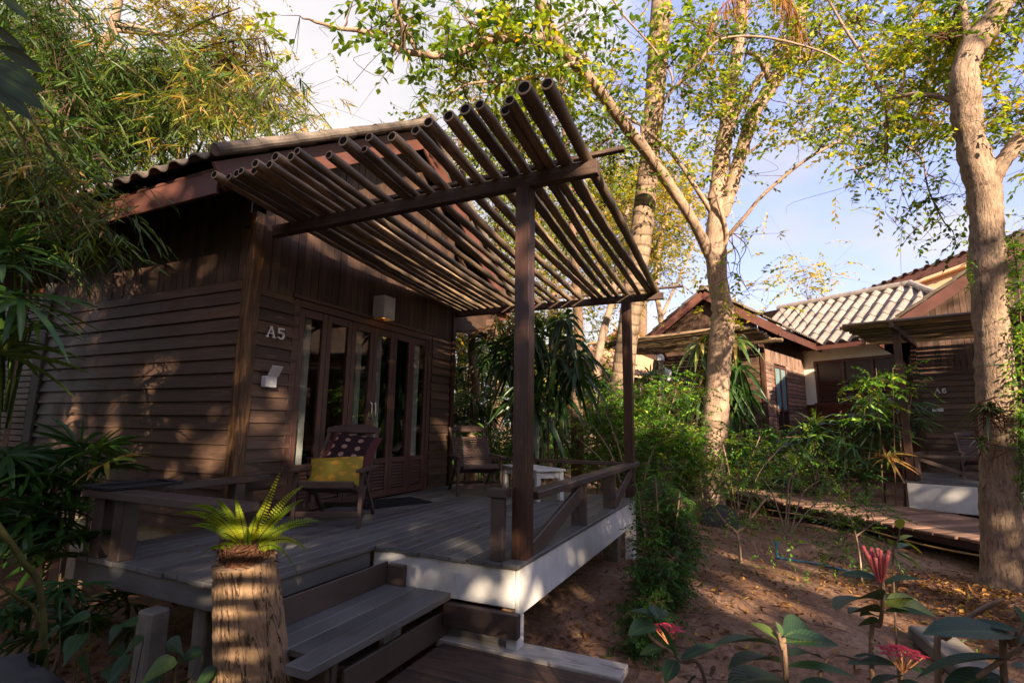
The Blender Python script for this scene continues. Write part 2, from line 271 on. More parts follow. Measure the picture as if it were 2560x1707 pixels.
# ------------------------------------------------------------------ mesh building
def nrm(a):
    a = np.asarray(a, float); return a/np.maximum(np.linalg.norm(a, axis=-1, keepdims=True), 1e-9)
BOXF = np.array([[0, 1, 3, 2], [4, 6, 7, 5], [0, 4, 5, 1], [2, 3, 7, 6], [0, 2, 6, 4], [1, 5, 7, 3]])  # -x +x -y +y -z +z
class MB:
    def __init__(s): s.V = []; s.L = []; s.T = []; s.UV = []; s.Rn = []; s.Mi = []; s.n = 0
    def add(s, V, F, uv, r, m=0):
        V = np.asarray(V, float).reshape(-1, 3); F = np.asarray(F)
        s.V.append(V); s.L.append((F+s.n).reshape(-1)); s.T.append(np.full(len(F), F.shape[1]))
        s.UV.append(np.asarray(uv, float).reshape(-1, 2)); s.Rn.append(np.broadcast_to(np.asarray(r, float), (len(F),)))
        s.Mi.append(np.full(len(F), m)); s.n += len(V)
    def obox(s, c, ax, h, m=0, r=None):
        c = np.asarray(c, float); ax = np.asarray(ax, float); h = np.asarray(h, float)
        sg = np.array([[i, j, k] for i in (-1, 1) for j in (-1, 1) for k in (-1, 1)], float)
        V = c+(sg*h)@ax; la = int(np.argmax(h)); uv = []
        ou, ov = random.random()*9, random.random()*9
        for fi, f in enumerate(BOXF):
            fa = fi//2; oth = [a for a in range(3) if a != fa]
            if la in oth: ua = la; va = [a for a in oth if a != la][0]
            else: ua, va = oth
            for vi in f: uv.append((sg[vi][ua]*h[ua]+ou, sg[vi][va]*h[va]+ov+fa*.37))
        s.add(V, BOXF, uv, random.random() if r is None else r, m)
    def box(s, x0, y0, z0, x1, y1, z1, m=0, r=None):
        s.obox(((x0+x1)/2, (y0+y1)/2, (z0+z1)/2), np.eye(3), (abs(x1-x0)/2, abs(y1-y0)/2, abs(z1-z0)/2), m, r)
    def beam(s, a, b, w, h, m=0, r=None, upv=(0, 0, 1)):
        a = np.asarray(a, float); b = np.asarray(b, float); d = nrm(b-a); sd = nrm(np.cross(upv, d)); u = np.cross(d, sd)
        s.obox((a+b)/2, (d, sd, u), (np.linalg.norm(b-a)/2, w/2, h/2), m, r)
    def quad(s, a, b, c, d, m=0, r=.5):
        l1 = np.linalg.norm(np.subtract(b, a)); l2 = np.linalg.norm(np.subtract(d, a))
        s.add([a, b, c, d], [[0, 1, 2, 3]], [(0, 0), (l1, 0), (l1, l2), (0, l2)], r, m)
    def prism(s, poly, ax, ay, az, o, t, m=0, r=.5):
        """extruded polygon: poly in the (ax,ay) plane at o, thickness t along az"""
        ax, ay, az, o = (np.asarray(q, float) for q in (ax, ay, az, o)); n = len(poly)
        P = np.array([o+ax*x+ay*y for x, y in poly]); V = np.vstack([P, P+az*t]); k = list(range(n))
        s.add(V, [k[::-1]], poly[::-1], r, m); s.add(V, [[n+i for i in k]], poly, r, m)
        s.add(V, [[i, (i+1) % n, n+(i+1) % n, n+i] for i in k], [(poly[i % n][0]+q, poly[i % n][1]) for i in k for q in (0, .02, .1, .12)], r, m)
    def tube(s, pts, rad, n=8, m=0, r=None, cap=True, wob=0.):
        P = np.asarray(pts, float); k = len(P); rad = np.broadcast_to(np.asarray(rad, float), (k,))
        T = np.gradient(P, axis=0); T = nrm(T); ref = np.array([0.31, .17, 1.]) if abs(T[0][2]) < .8 else np.array([1., .2, 0.1])
        A = nrm(np.cross(T, ref)); B = np.cross(T, A); an = np.linspace(0, 2*np.pi, n, endpoint=False)
        ring = A[:, None, :]*np.cos(an)[None, :, None]+B[:, None, :]*np.sin(an)[None, :, None]
        rr = rad[:, None]*(1+wob*RNG.normal(size=(k, n))) if wob else np.repeat(rad[:, None], n, 1)
        V = (P[:, None, :]+ring*rr[:, :, None]).reshape(-1, 3)
        i = np.arange(k-1)[:, None]*n; j = np.arange(n)[None, :]; j2 = (j+1) % n
        F = np.stack([i+j, i+j2, i+n+j2, i+n+j], -1).reshape(-1, 4)
        ln = np.concatenate([[0], np.cumsum(np.linalg.norm(np.diff(P, axis=0), axis=1))]); o = random.random()*7; cf = 2*np.pi*max(rad.mean(), .004)/n
        uv = np.stack([np.stack([ln[:-1, None]+o+0*j, 0*i+j*cf], -1), np.stack([ln[:-1, None]+o+0*j, 0*i+(j+1)*cf], -1),
                       np.stack([ln[1:, None]+o+0*j, 0*i+(j+1)*cf], -1), np.stack([ln[1:, None]+o+0*j, 0*i+j*cf], -1)], 2)
        s.add(V, F, uv, random.random() if r is None else r, m)
        if cap:
            for idx, flip in ((0, True), (k-1, False)):
                f = np.arange(n)[::-1] if flip else np.arange(n)
                s.add(V[idx*n:(idx+1)*n], [f], np.stack([np.cos(an), np.sin(an)], -1)[f]*rad[idx], .5, m)
    def leaves(s, P, D, L, W, N=None, droop=.2, fold=.16, nseg=2, r=None, m=0, prof=None, jit=.6):
        P = np.asarray(P, float).reshape(-1, 3); n = len(P)
        if n == 0: return
        D = nrm(np.broadcast_to(D, (n, 3))); L = np.broadcast_to(np.asarray(L, float), (n,)); W = np.broadcast_to(np.asarray(W, float), (n,))
        if N is None: N = np.array([0, 0, 1.])+RNG.normal(size=(n, 3))*jit
        N = np.broadcast_to(N, (n, 3)); S = nrm(np.cross(N, D)); U = np.cross(D, S)
        t = np.linspace(0, 1, nseg+1)
        if prof is None: prof = [.25, 1, .04] if nseg == 2 else np.clip(np.sin(np.pi*np.clip(t*.93+.05, 0, 1))**.75, .04, 1)
        prof = np.asarray(prof); dr = np.broadcast_to(np.asarray(droop, float), (n,))
        ctr = P[:, None, :]+D[:, None, :]*(L[:, None]*t)[:, :, None]; ctr[:, :, 2] -= (dr[:, None]*L[:, None]*t**2)
        hw = (W[:, None]*prof[None]*.5)[:, :, None]
        left = ctr+S[:, None]*hw+U[:, None]*hw*2*fold; right = ctr-S[:, None]*hw+U[:, None]*hw*2*fold
        V = np.stack([left, ctr, right], 2).reshape(-1, 3); k = (nseg+1)*3
        b = (np.arange(n)*k)[:, None, None]; i = (np.arange(nseg)*3)[None, :, None]; q = np.array([[0, 1, 4, 3], [1, 2, 5, 4]])
        F = (b[..., None]+i[..., None]+q[None, None]).reshape(-1, 4)
        uvq = np.array([[[t[a], 0], [t[a], .5], [t[a+1], .5], [t[a+1], 0]] for a in range(nseg)]); uvq2 = uvq.copy(); uvq2[:, :, 1] += .5
        uv = np.tile(np.stack([uvq, uvq2], 1).reshape(-1, 2), (n, 1))
        r = RNG.random(n) if r is None else np.broadcast_to(np.asarray(r, float), (n,))
        s.add(V, F, uv, np.repeat(np.clip(r, 0, 1), nseg*2), m)
    def build(s, name, mats, parent=None, smooth=False, bevel=0):
        me = bpy.data.meshes.new(name); V = np.vstack(s.V); L = np.concatenate(s.L); T = np.concatenate(s.T)
        me.vertices.add(len(V)); me.vertices.foreach_set('co', V.ravel()); me.loops.add(len(L)); me.loops.foreach_set('vertex_index', L.astype(np.int32))
        me.polygons.add(len(T)); me.polygons.foreach_set('loop_start', np.concatenate([[0], np.cumsum(T)[:-1]]).astype(np.int32)); me.polygons.foreach_set('loop_total', T.astype(np.int32))
        me.polygons.foreach_set('material_index', np.concatenate(s.Mi).astype(np.int32)); me.polygons.foreach_set('use_smooth', np.full(len(T), smooth))
        uvl = me.uv_layers.new(name='UVMap'); uvl.data.foreach_set('uv', np.vstack(s.UV).astype(np.float32).ravel())
        at_ = me.attributes.new('rnd', 'FLOAT', 'FACE'); at_.data.foreach_set('value', np.concatenate(s.Rn).astype(np.float32))
        for q in (mats if isinstance(mats, (list, tuple)) else [mats]): me.materials.append(M[q])
        me.update(); me.validate(); o = bpy.data.objects.new(name, me); sc.collection.objects.link(o)
        if parent: o.parent = parent
        if bevel:
            b = o.modifiers.new('edge', 'BEVEL'); b.width = bevel; b.segments = 1; b.limit_method = 'ANGLE'
        return o
def tag(o, label=None, cat=None, group=None, kind=None):
    for k, v in (('label', label), ('category', cat), ('group', group), ('kind', kind)):
        if v: o[k] = v
    return o
def thing(name, label, cat, loc=(0, 0, 0), rotz=0, group=None):
    o = bpy.data.objects.new(name, None); sc.collection.objects.link(o); o.empty_display_size = .1
    o.location = loc; o.rotation_euler = (0, 0, rotz); return tag(o, label, cat, group)
def boxpart(name, mat, parent, *b, bevel=.004):
    m = MB(); m.box(*b); return m.build(name, mat, parent, bevel=bevel)
def bez(pts, n=10):
    """smooth curve through points (Catmull-Rom)"""
    P = np.asarray(pts, float); P = np.vstack([2*P[0]-P[1], P, 2*P[-1]-P[-2]]); out = []
    for i in range(1, len(P)-2):
        a, b, c, d = P[i-1:i+3]
        for t in np.linspace(0, 1, n, endpoint=False):
            out.append(.5*((2*b)+(-a+c)*t+(2*a-5*b+4*c-d)*t*t+(-a+3*b-3*c+d)*t**3))
    out.append(P[-2]); return np.array(out)
def gz(x, y):
    h = -.64-.10*np.clip((x-1)/4, 0, 1)*np.clip((-y-2)/3, 0, 1)+.12*np.clip((x-9)/8, 0, 1.5)
    return h+.035*np.sin(x*1.7+y*.6)+.03*np.sin(y*2.3-x*.9)+.015*np.sin(x*5.1+1)*np.sin(y*4.3)

# ------------------------------------------------------------------ building kit
def siding(mb, a, b, z0, z1, nrmv, pitch=.115, m=0, skip=()):
    """lapped weatherboards from a to b (xy), outward normal nrmv; skip = list of (u0,u1,zlow,zhigh) openings in metres"""
    a = np.array([*a, 0.]); b = np.array([*b, 0.]); ln = np.linalg.norm(b-a); d = (b-a)/ln; nv = np.array([*nrmv, 0.]); z = z0
    while z < z1-.02:
        h = min(pitch, z1-z); segs = [(0, ln)]
        for u0, u1, zl, zh in skip:
            if z+h > zl+.01 and z < zh-.01: segs = [q for s0, s1 in segs for q in ((s0, min(s1, u0)), (max(s0, u1), s1)) if q[1]-q[0] > .03]
        for s0, s1 in segs:
            parts = [s0, s1]
            if s1-s0 > 2.4: parts = [s0, s0+(s1-s0)*random.uniform(.3, .7), s1]
            for p0, p1 in zip(parts, parts[1:]):
                lean = np.array([0, 0, 1.])-nv*.16; lean = nrm(lean); out = np.cross(d, lean); out = out if out@nv > 0 else -out
                mb.obox(a+d*(p0+p1)/2+nv*(.016+random.uniform(-.002, .002))+np.array([0, 0, z+h/2+.004]), (d, lean, out), ((p1-p0)/2-.001, h/2+.012, .009), m)
        z += pitch
def vboards(mb, a, b, z0, ztop, nrmv, wdt=.098, m=0):
    """vertical boards; ztop(u) gives the top height"""
    a = np.array([*a, 0.]); b = np.array([*b, 0.]); ln = np.linalg.norm(b-a); d = (b-a)/ln; nv = np.array([*nrmv, 0.]); u = 0
    while u < ln-.01:
        e = min(u+wdt, ln); zt = max(z0+.02, ztop((u+e)/2)); off = .014+random.uniform(-.003, .003)
        mb.obox(a+d*(u+e)/2+nv*off+np.array([0, 0, (z0+zt)/2]), (np.array([0, 0, 1.]), d, nv), ((zt-z0)/2, (e-u)/2-.003, .009), m); u = e
def corrugated(mb, o, along, upslope, W, Lfun, period=.177, amp=.028, row=.55, m=0, thick=.012, shape=1.):
    """wavy sheet roof: o eave corner, along = eave dir, upslope = slope dir, Lfun(u)->(l0,l1)"""
    o, along, upslope = (np.asarray(q, float) for q in (o, along, upslope)); nv = nrm(np.cross(along, upslope)); nv = nv if nv[2] > 0 else -nv
    k = 10; nu = max(2, int(round(W/period*k))); us = np.linspace(0, W, nu+1)
    prof = amp*np.sign(np.cos(2*np.pi*us/period))*np.abs(np.cos(2*np.pi*us/period))**shape
    l0 = np.array([Lfun(u)[0] for u in us]); l1 = np.array([Lfun(u)[1] for u in us]); nrow = max(1, int(math.ceil((l1-l0).max()/row)))
    for rI in range(nrow):
        a0 = np.clip(l0+rI*row-.04*(rI > 0), l0, l1); a1 = np.clip(l0+(rI+1)*row, l0, l1)
        ok = (a1-a0) > 1e-3; jit = RNG.random()
        V = []
        for ls, lift in ((a0, .03+.004), (a1, 0.)):
            V.append(o+along*us[:, None]+upslope*ls[:, None]+nv*(prof+lift)[:, None])
        low = V[0]-nv*thick
        A = np.vstack([V[0], V[1], low]); n = len(us); F = []; 
        for i in range(n-1):
            if ok[i] or ok[i+1]: F.append([i, i+1, n+i+1, n+i]); F.append([2*n+i, 2*n+i+1, i+1, i])
        if not F: continue
        F = np.array(F); uv = np.stack([np.tile(us, 3), np.concatenate([a0, a1, a0])], -1)[F.ravel()]
        mb.add(A, F, uv, RNG.random(len(F))*.3+jit*.6, m)
def pergola_pole(mb, a, b, r0, r1, sag, m=0, hol=1, seed=None):
    a = np.asarray(a, float); b = np.asarray(b, float); n = 26; t = np.linspace(0, 1, n); P = a+(b-a)*t[:, None]; P[:, 2] -= sag*np.sin(np.pi*t)
    P[:, 1] += .012*np.sin(t*random.uniform(3, 7)+random.random()*6); rad = r0+(r1-r0)*t; node = random.random()*.3
    rad = rad*np.where(np.abs(((t*np.linalg.norm(b-a)+node) % .38)-.19) < .075, 1.0, 1.0); ln = t*np.linalg.norm(b-a)
    k = np.argmin(np.abs(((ln[:, None]-np.arange(0, 6, .42)[None]-node))), axis=0); rad = rad.copy(); rad[np.unique(np.clip(k, 1, n-2))] *= 1.1
    mb.tube(P, rad, 10, m, None, False)
    e = nrm(P[0]-P[1]); mb.tube([P[0]+e*.001, P[0]+(P[1]-P[0])*.9], [rad[0]*.74]*2, 10, hol, .5, True)
    A = nrm(np.cross(e, (0, 0, 1.))); B = np.cross(e, A); an = np.linspace(0, 2*np.pi, 10, endpoint=False)
    ro = P[0]+rad[0]*(A*np.cos(an)[:, None]+B*np.sin(an)[:, None]); ri = P[0]+rad[0]*.74*(A*np.cos(an)[:, None]+B*np.sin(an)[:, None])+e*.002
    F = [[i, (i+1) % 10, 10+(i+1) % 10, 10+i] for i in range(10)]; mb.add(np.vstack([ro, ri]), F, [(0, 0), (.01, 0), (.01, .01), (0, .01)]*10, .8, m)
def text_part(txt, size, mat, parent, loc, rot, depth=.012):
    """raised serif house number drawn as strokes"""
    G = {'A': [((.02, 0), (.42, 1)), ((.42, 1), (.82, 0)), ((.2, .36), (.64, .36)), ((-.1, .02), (.2, .02)), ((.6, .02), (.98, .02)), ((.28, .98), (.5, .98))],
         '5': [((.12, .97), (.68, .97)), ((.12, .97), (.1, .55)), ((.1, .55), (.36, .62)), ((.36, .62), (.64, .52)), ((.64, .52), (.72, .3)), ((.72, .3), (.6, .08)), ((.6, .08), (.34, .01)), ((.34, .01), (.08, .12))],
         '6': [((.62, .93), (.4, .98)), ((.4, .98), (.18, .8)), ((.18, .8), (.08, .4)), ((.08, .4), (.16, .1)), ((.16, .1), (.38, .01)), ((.38, .01), (.62, .1)), ((.62, .1), (.7, .32)), ((.7, .32), (.6, .54)), ((.6, .54), (.38, .58)), ((.38, .58), (.12, .42))],
         '7': [((.06, .96), (.74, .96)), ((.74, .96), (.44, .5)), ((.44, .5), (.34, 0)), ((.07, .96), (.07, .8))]}
    mb = MB(); x = 0
    for ch in txt:
        for i, ((x0, y0), (x1, y1)) in enumerate(G[ch]):
            thin = ch == 'A' and i in (0, 2, 3, 4, 5); wd = .1 if thin else .17
            a = np.array([x+x0, 0, y0])*size; b = np.array([x+x1, 0, y1])*size; d = nrm(b-a); a = a-d*wd*size*.35; b = b+d*wd*size*.35
            mb.obox((a+b)/2+np.array([0, -.0004*i, 0]), (d, np.array([0, 1., 0]), np.cross(d, (0, 1., 0))), (np.linalg.norm(b-a)/2, depth/2, wd*size/2), 0, .6)
        x += 1.18
    o = mb.build('house_number', mat, parent, bevel=.002); o.location = loc; o.rotation_euler = rot; return o

# ------------------------------------------------------------------ ground and paths
def axis(n, span, k): return np.sinh(np.linspace(-k, k, n))/np.sinh(k)*span
gx = axis(330, 400, 6.2)+3; gy = axis(330, 400, 6.2)-2.5
X, Y = np.meshgrid(gx, gy, indexing='ij'); Z = gz(np.clip(X, -30, 30), np.clip(Y, -30, 30))+RNG.normal(size=X.shape)*.006
g = MB(); n = len(gy); i = np.arange(len(gx)-1)[:, None]*n+np.arange(n-1)[None]; Fq = np.stack([i, i+n, i+n+1, i+1], -1).reshape(-1, 4)
V = np.stack([X, Y, Z], -1).reshape(-1, 3); g.add(V, Fq, V[Fq.ravel()][:, :2], .5)
o = g.build('ground', 'soil', smooth=True); tag(o, 'brown sandy garden soil under the bungalows and trees', None, None, 'structure')

# boardwalk in front of the neighbouring bungalow
mb = MB(); A = np.array([3.2, -7.9, -.44]); dr = nrm([.775, .632, 0]); sd = np.array([.632, -.775, 0.]); s = 0.
while s < 22:
    wd = random.uniform(.125, .155); j = random.uniform(-.05, .05)
    mb.obox(A+dr*(s+wd/2)+sd*(.87+j)+np.array([0, 0, random.uniform(-.006, .006)]), (sd, dr, (0, 0, 1)), (.9, wd/2-.004, .018)); s += wd
for q in (.12, 1.6): mb.beam(A+sd*q+dr*0+(0, 0, -.075), A+sd*q+dr*22+(0, 0, -.075), .07, .11, 1)
for q in np.arange(.5, 22, 1.6):
    for e in (.12, 1.6): p = A+dr*q+sd*e; mb.box(p[0]-.06, p[1]-.06, -1.1, p[0]+.06, p[1]+.06, -.57, 1)
o = mb.build('boardwalk_path', ['path', 'frame'], bevel=.004); tag(o, 'raised walkway of crosswise brown planks along the front of the other bungalows', None, None, 'structure')
# foreground boardwalk at the foot of the steps
mb = MB(); x = .16
for wd, mt in ((.2, 1), (.21, 0), (.2, 0), (.22, 0), (.2, 0), (.21, 0)):
    dz = .03 if mt else 0
    mb.box(x-wd+.006, -3.27-random.uniform(0, .03), -.55, x, -2.14-random.uniform(0, .02)+.06*mt, -.515+dz*.5, mt); x -= wd
mb.box(-1.05, -2.3, -.63, .13, -2.2, -.552, 0); mb.box(-1.05, -3.2, -.63, .13, -3.1, -.552, 0)
o = mb.build('plank_path', ['oldplank', 'whiteplank'], bevel=.006); tag(o, 'old dark planks edged by one whitewashed plank at the foot of the steps', None, None, 'structure')

# ------------------------------------------------------------------ the bungalow A5
W = 3.41; SL = .657; RX = 2.16; EX0, EX1 = -.58, 4.9; ZE = 2.95; YG = -.25; YB = 6.2
B = thing('bungalow', 'dark timber bungalow with number A5, glass folding doors and a bamboo pergola over its deck', 'bungalow')
def ztop(xx): return ZE-.16+SL*(RX-EX0-abs(xx-RX))
mb = MB()  # weatherboard walls
op = [(.47, 2.82, 0, 2.06)]
siding(mb, (.07, 0), (W-.05, 0), -.06, 2.06, (0, -1), .115, 0, op)
siding(mb, (0, 3.3), (0, .07), -.08, 2.13, (-1, 0), .125)
siding(mb, (W, .05), (W, YB), -.06, 2.1, (1, 0), .125)
mb.box(.02, .021, -.06, .47, .09, 2.06, 1); mb.box(2.82, .021, -.06, W-.02, .09, 2.06, 1); mb.box(.021, .09, -.06, .09, YB, 3.2, 1); mb.box(W-.09, .09, -.06, W-.021, YB, 3.2, 1)
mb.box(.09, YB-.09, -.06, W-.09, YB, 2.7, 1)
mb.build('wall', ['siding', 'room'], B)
mb = MB()
vboards(mb, (.07, 0), (W-.02, 0), 2.06, lambda u: min(ztop(u+.07), 9), (0, -1))
vboards(mb, (0, 3.3), (0, .07), 2.13, lambda u: 3.2, (-1, 0)); vboards(mb, (W, .05), (W, YB), 2.1, lambda u: 3.2, (1, 0))
mb.box(.02, .021, 2.062, W-.02, .09, 2.6, 1); mb.prism([(EX0+.5, 2.602), (EX1-.5, 2.602), (RX, ztop(RX)-.12)], (1, 0, 0), (0, 0, 1), (0, 1, 0), (0, .022, 0), .05, 1)
mb.build('gable_boarding', ['boards', 'room'], B)
boxpart('corner_post', 'corner', B, -.045, -.045, -.25, .068, .068, 2.75)
boxpart('corner_post', 'post', B, W-.02, -.05, -.1, W+.06, .07, 2.6)
boxpart('trim_post', 'grey', B, -.05, 3.3, -.6, .05, 3.46, 2.7)
mb = MB(); mb.box(.0, 3.462, -.7, .12, 7, 2.7); mb.build('brick_wall', 'brick', B)
mb = MB(); z = .0
while z < 2.3: mb.box(-.035, 3.5, z, -.005, 6, z+.055, 0); z += .068
mb.build('slatted_screen', 'siding', B)
mb = MB(); mb.box(.012, .05, -.36, .16, 3.28, -.085); mb.box(-.14, 1.9, -.75, .1, 2.15, -.361, 0); mb.box(.2, 3.0, -.8, .4, 3.2, -.361, 0)
mb.box(.05, .051, -.36, W, .2, -.09); mb.build('foundation', 'cream', B, bevel=.006)
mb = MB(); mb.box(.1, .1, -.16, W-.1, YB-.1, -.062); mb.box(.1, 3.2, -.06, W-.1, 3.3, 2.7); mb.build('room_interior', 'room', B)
# doors
fr = MB(); fr.box(.47, -.03, -.0, .545, .06, 2.06); fr.box(2.795, -.03, 0, 2.87, .06, 2.06); fr.box(.547, -.03, 1.985, 2.793, .06, 2.06); fr.box(.44, -.045, 2.062, 2.9, .03, 2.1)
fr.build('door_frame', 'frame', B, bevel=.004)
xs = [.55, .925, 1.30, 1.672, 2.045, 2.418, 2.79]
for k in range(6):
    a, b = xs[k]+.003, xs[k+1]-.003; y0, y1 = -.022, .02; lf = MB()
    lf.box(a, y0, .01, a+.062, y1, 1.98); lf.box(b-.062, y0, .01, b, y1, 1.98); lf.box(a+.063, y0+.002, 1.90, b-.063, y1-.002, 1.98); lf.box(a+.063, y0+.002, .395, b-.063, y1-.002, .455); lf.box(a+.063, y0+.002, .01, b-.063, y1-.002, .09)
    d = lf.build('door_leaf', 'frame', B, bevel=.003)
    gl = MB(); gl.box(a+.062, -.004, .455, b-.062, .002, 1.90); gl.build('glass_pane', 'glass', d)
    lv = MB()
    for q in range(8): zc = .11+q*.036; lv.obox(((a+b)/2, 0, zc+.012), ((1, 0, 0), (0, .6, .8), (0, -.8, .6)), ((b-a)/2-.06, .021, .003))
    lv.box(a+.06, .017, .09, b-.06, .02, .40); lv.build('louvre', 'frame', d)
    if k in (2, 3):
        h = MB(); hx = b-.03 if k == 2 else a+.03
        h.tube(bez([(hx, -.024, .92), (hx, -.06, .94), (hx, -.06, 1.08), (hx, -.024, 1.10)], 5), .008, 7); h.box(hx-.016, -.027, .89, hx+.016, -.0225, .99); h.build('door_handle', 'steel', d)
    for zc in (.25, .98, 1.75):
        if k in (1, 4, 0, 5): hg = MB(); hg.tube([((a if k in (0, 4) else b), -.028, zc), ((a if k in (0, 4) else b), -.028, zc+.09)], .006, 6); hg.build('hinge', 'hinge', d)
# roof
rise = nrm([1, 0, SL]); rl = (RX-EX0)*math.hypot(1, SL)
mb = MB()
corrugated(mb, (EX0-.1, YG-.1, ZE-.04), (0, 1, 0), rise, YB-YG+.5, lambda u: (0, rl+.16), .26, .028, .62, 0, .014, .7)
corrugated(mb, (EX1+.1, YG-.1, ZE-.04), (0, 1, 0), rise*(-1, 1, 1), YB-YG+.5, lambda u: (0, rl+.16), .26, .028, .62, 0, .014, .7)
for sx_, ex in ((1, EX0-.12), (-1, EX1+.12)):  # rounded verge tiles along the gable edge
    p0 = np.array([ex, YG-.1, ZE-.02]); d = rise*(sx_, 1, 1)
    for q in range(8):
        a = p0+d*(q*.43); b = p0+d*min(q*.43+.46, rl+.16); mb.tube([a+(0, 0, .012), b+(0, 0, .004)], [.05, .048], 12, 0)
mb.tube([(RX, YG-.14, ZE+SL*(RX-EX0)+.07), (RX, YB+.3, ZE+SL*(RX-EX0)+.07)], .09, 10, 0)
mb.quad((EX0, YG+.03, ZE-.09), (EX0, YB, ZE-.09), (RX, YB, ZE-.09+SL*(RX-EX0)), (RX, YG+.03, ZE-.09+SL*(RX-EX0)), 1); mb.quad((EX1, YB, ZE-.09), (EX1, YG+.03, ZE-.09), (RX, YG+.03, ZE-.09+SL*(RX-EX0)), (RX, YB, ZE-.09+SL*(RX-EX0)), 1)
rf = mb.build('roof', ['roof', 'room'], B, smooth=False)
for x0, x1 in ((EX0, RX), (EX1, RX)):
    mb = MB(); za, zb = ZE-.16, ZE-.16+SL*(RX-EX0); mb.beam((x0, YG, za), (x1, YG, zb), .03, .235, 0, .6); mb.build('bargeboard', 'fascia', B, bevel=.003)
for xe in (EX0+.02, EX1-.02):
    mb = MB(); mb.box(xe-.015, YG+.017, ZE-.29, xe+.015, YB, ZE-.06, 0, .45); mb.build('eave_fascia', 'fascia', B, bevel=.003)
mb = MB()
for yb in np.arange(.1, YB, .9):
    for e, rx in ((EX0+.04, RX), (EX1-.04, RX)): mb.beam((e, yb, ZE-.16), (rx, yb, ZE-.16+SL*(RX-EX0)), .05, .1)
mb.build('rafters', 'boards', B)
mb = MB(); mb.box(W+.1, .02, 2.28, EX1-.05, .06, 2.75); mb.box(EX1-.35, -.1, 2.45, EX1-.25, YB, 2.62); mb.build('eave_beam', 'boards', B)
# deck
mb = MB(); y = -2.66
while y < -.03:
    wd = .126; ya, yb = y+.003, y+wd-.003; x0 = .01+random.uniform(-.018, .012)
    if ya > -1.53: x0 = -1.09+random.uniform(-.015, .01)
    x1 = 3.58; cuts = [x0, random.uniform(1.2, 2.6), x1] if random.random() < .7 else [x0, x1]
    for c0, c1 in zip(cuts, cuts[1:]): mb.box(c0, ya, -.03+random.uniform(-.002, .002), c1-.003, min(yb, -.03), random.uniform(-.0015, .0015))
    y += wd
mb.box(-1.07, -.03, -.032, -.06, .06, -.001)
mb.box(-1.06, -1.5, -.16, -1.02, .05, -.033); mb.box(-1.0, -1.5, -.14, .0, -1.46, -.034); mb.box(-.55, -1.45, -.13, -.5, -.05, -.033)
mb.box(3.5, -2.6, -.2, 3.56, -.05, -.033)
mb.build('deck', 'deck', B, bevel=.004)
mb = MB(); mb.box(.03, -2.615, -.27, .12, -1.5, -.033); mb.box(.03, -2.645, -.31, 3.55, -2.616, -.033); mb.box(.025, -2.64, -.95, .125, -2.56, -.312); mb.box(.126, -2.615, -.31, 3.55, -2.5, -.1)
mb.box(3.4, -2.646, -.95, 3.55, -2.54, -.312); mb.box(.03, -1.7, -.95, .13, -1.6, -.272)
mb.build('deck_beam', 'white', B, bevel=.006)
for (x0, y0, x1, y1, zt) in ((3.2, -2.5, 3.38, -2.32, -.2), (-.95, -1.12, -.83, -1.0, -.161), (-.72, -1.3, -.6, -1.18, -.165), (-.5, -2.5, -.3, -2.3, -.62)):
    boxpart('pier', 'concrete', B, x0, y0, -1.0, x1, y1, zt, bevel=.01)
# railings
def railing(parent, pieces, mat='rail'):
    for nm, kind, *a in pieces:
        m_ = MB(); (m_.box if kind == 'b' else m_.beam)(*a); m_.build(nm, mat, parent, bevel=.005)
rg = bpy.data.objects.new('railing', None); sc.collection.objects.link(rg); rg.parent = B
railing(rg, [('baluster', 'b', .02, -2.53, 0, .075, -2.44, .395), ('post_cap', 'b', -.0, -2.55, .396, .11, -2.42, .45), ('baluster', 'b', 1.43, -2.655, -.031, 1.475, -2.52, .36), ('baluster', 'b', 2.50, -2.655, -.031, 2.545, -2.52, .36),
    ('handrail', 'b', .29, -2.67, .361, 3.78, -2.54, .415), ('brace', 'm', (.28, -2.62, .02), (1.42, -2.62, .30), .035, .13), ('brace', 'm', (2.56, -2.62, .02), (3.46, -2.62, .33), .035, .12),
    ('handrail', 'b', 3.47, -2.53, .375, 3.53, -.02, .42), ('baluster', 'b', 3.48, -1.3, 0, 3.525, -1.2, .374)])
rg2 = bpy.data.objects.new('railing', None); sc.collection.objects.link(rg2); rg2.parent = B
railing(rg2, [('baluster', 'b', -1.09, -.24, 0, -.99, -.13, .37), ('baluster', 'b', -1.08, -.44, 0, -.98, -.335, .37), ('handrail', 'b', -1.13, -1.5, .371, -.97, -.06, .42), ('handrail', 'b', -.969, -.21, .365, .2, -.085, .412),
    ('baluster', 'b', -.12, -.2, 0, -.03, -.1, .364), ('baluster', 'b', -1.07, -1.42, 0, -1.0, -1.32, .37)])
# pergola
P_ = bpy.data.objects.new('pergola', None); sc.collection.objects.link(P_); P_.parent = B
boxpart('pergola_post', 'post', P_, .125, -2.655, 0, .235, -2.545, 2.578); boxpart('pergola_post', 'post', P_, 3.46, -2.65, 0, 3.57, -2.54, 2.47)
boxpart('pergola_beam', 'beam', P_, .145, -3.15, 2.58, .215, .02, 2.685); boxpart('pergola_beam', 'beam', P_, 3.52, -3.06, 2.472, 3.59, .15, 2.56)
boxpart('batten', 'beam', P_, .22, -3.32, 2.752, .27, -.9, 2.782); boxpart('batten', 'beam', P_, 3.62, -3.3, 2.63, 3.67, -.4, 2.655)
yn = [-3.07, -2.92, -2.81, -2.72, -2.60, -2.5, -2.36, -2.22, -2.1, -1.9, -1.76, -1.64, -1.53, -1.34, -1.17, -1.04, -.93, -.82, -.72, -.62, -.53, -.43, -.34, -.25]
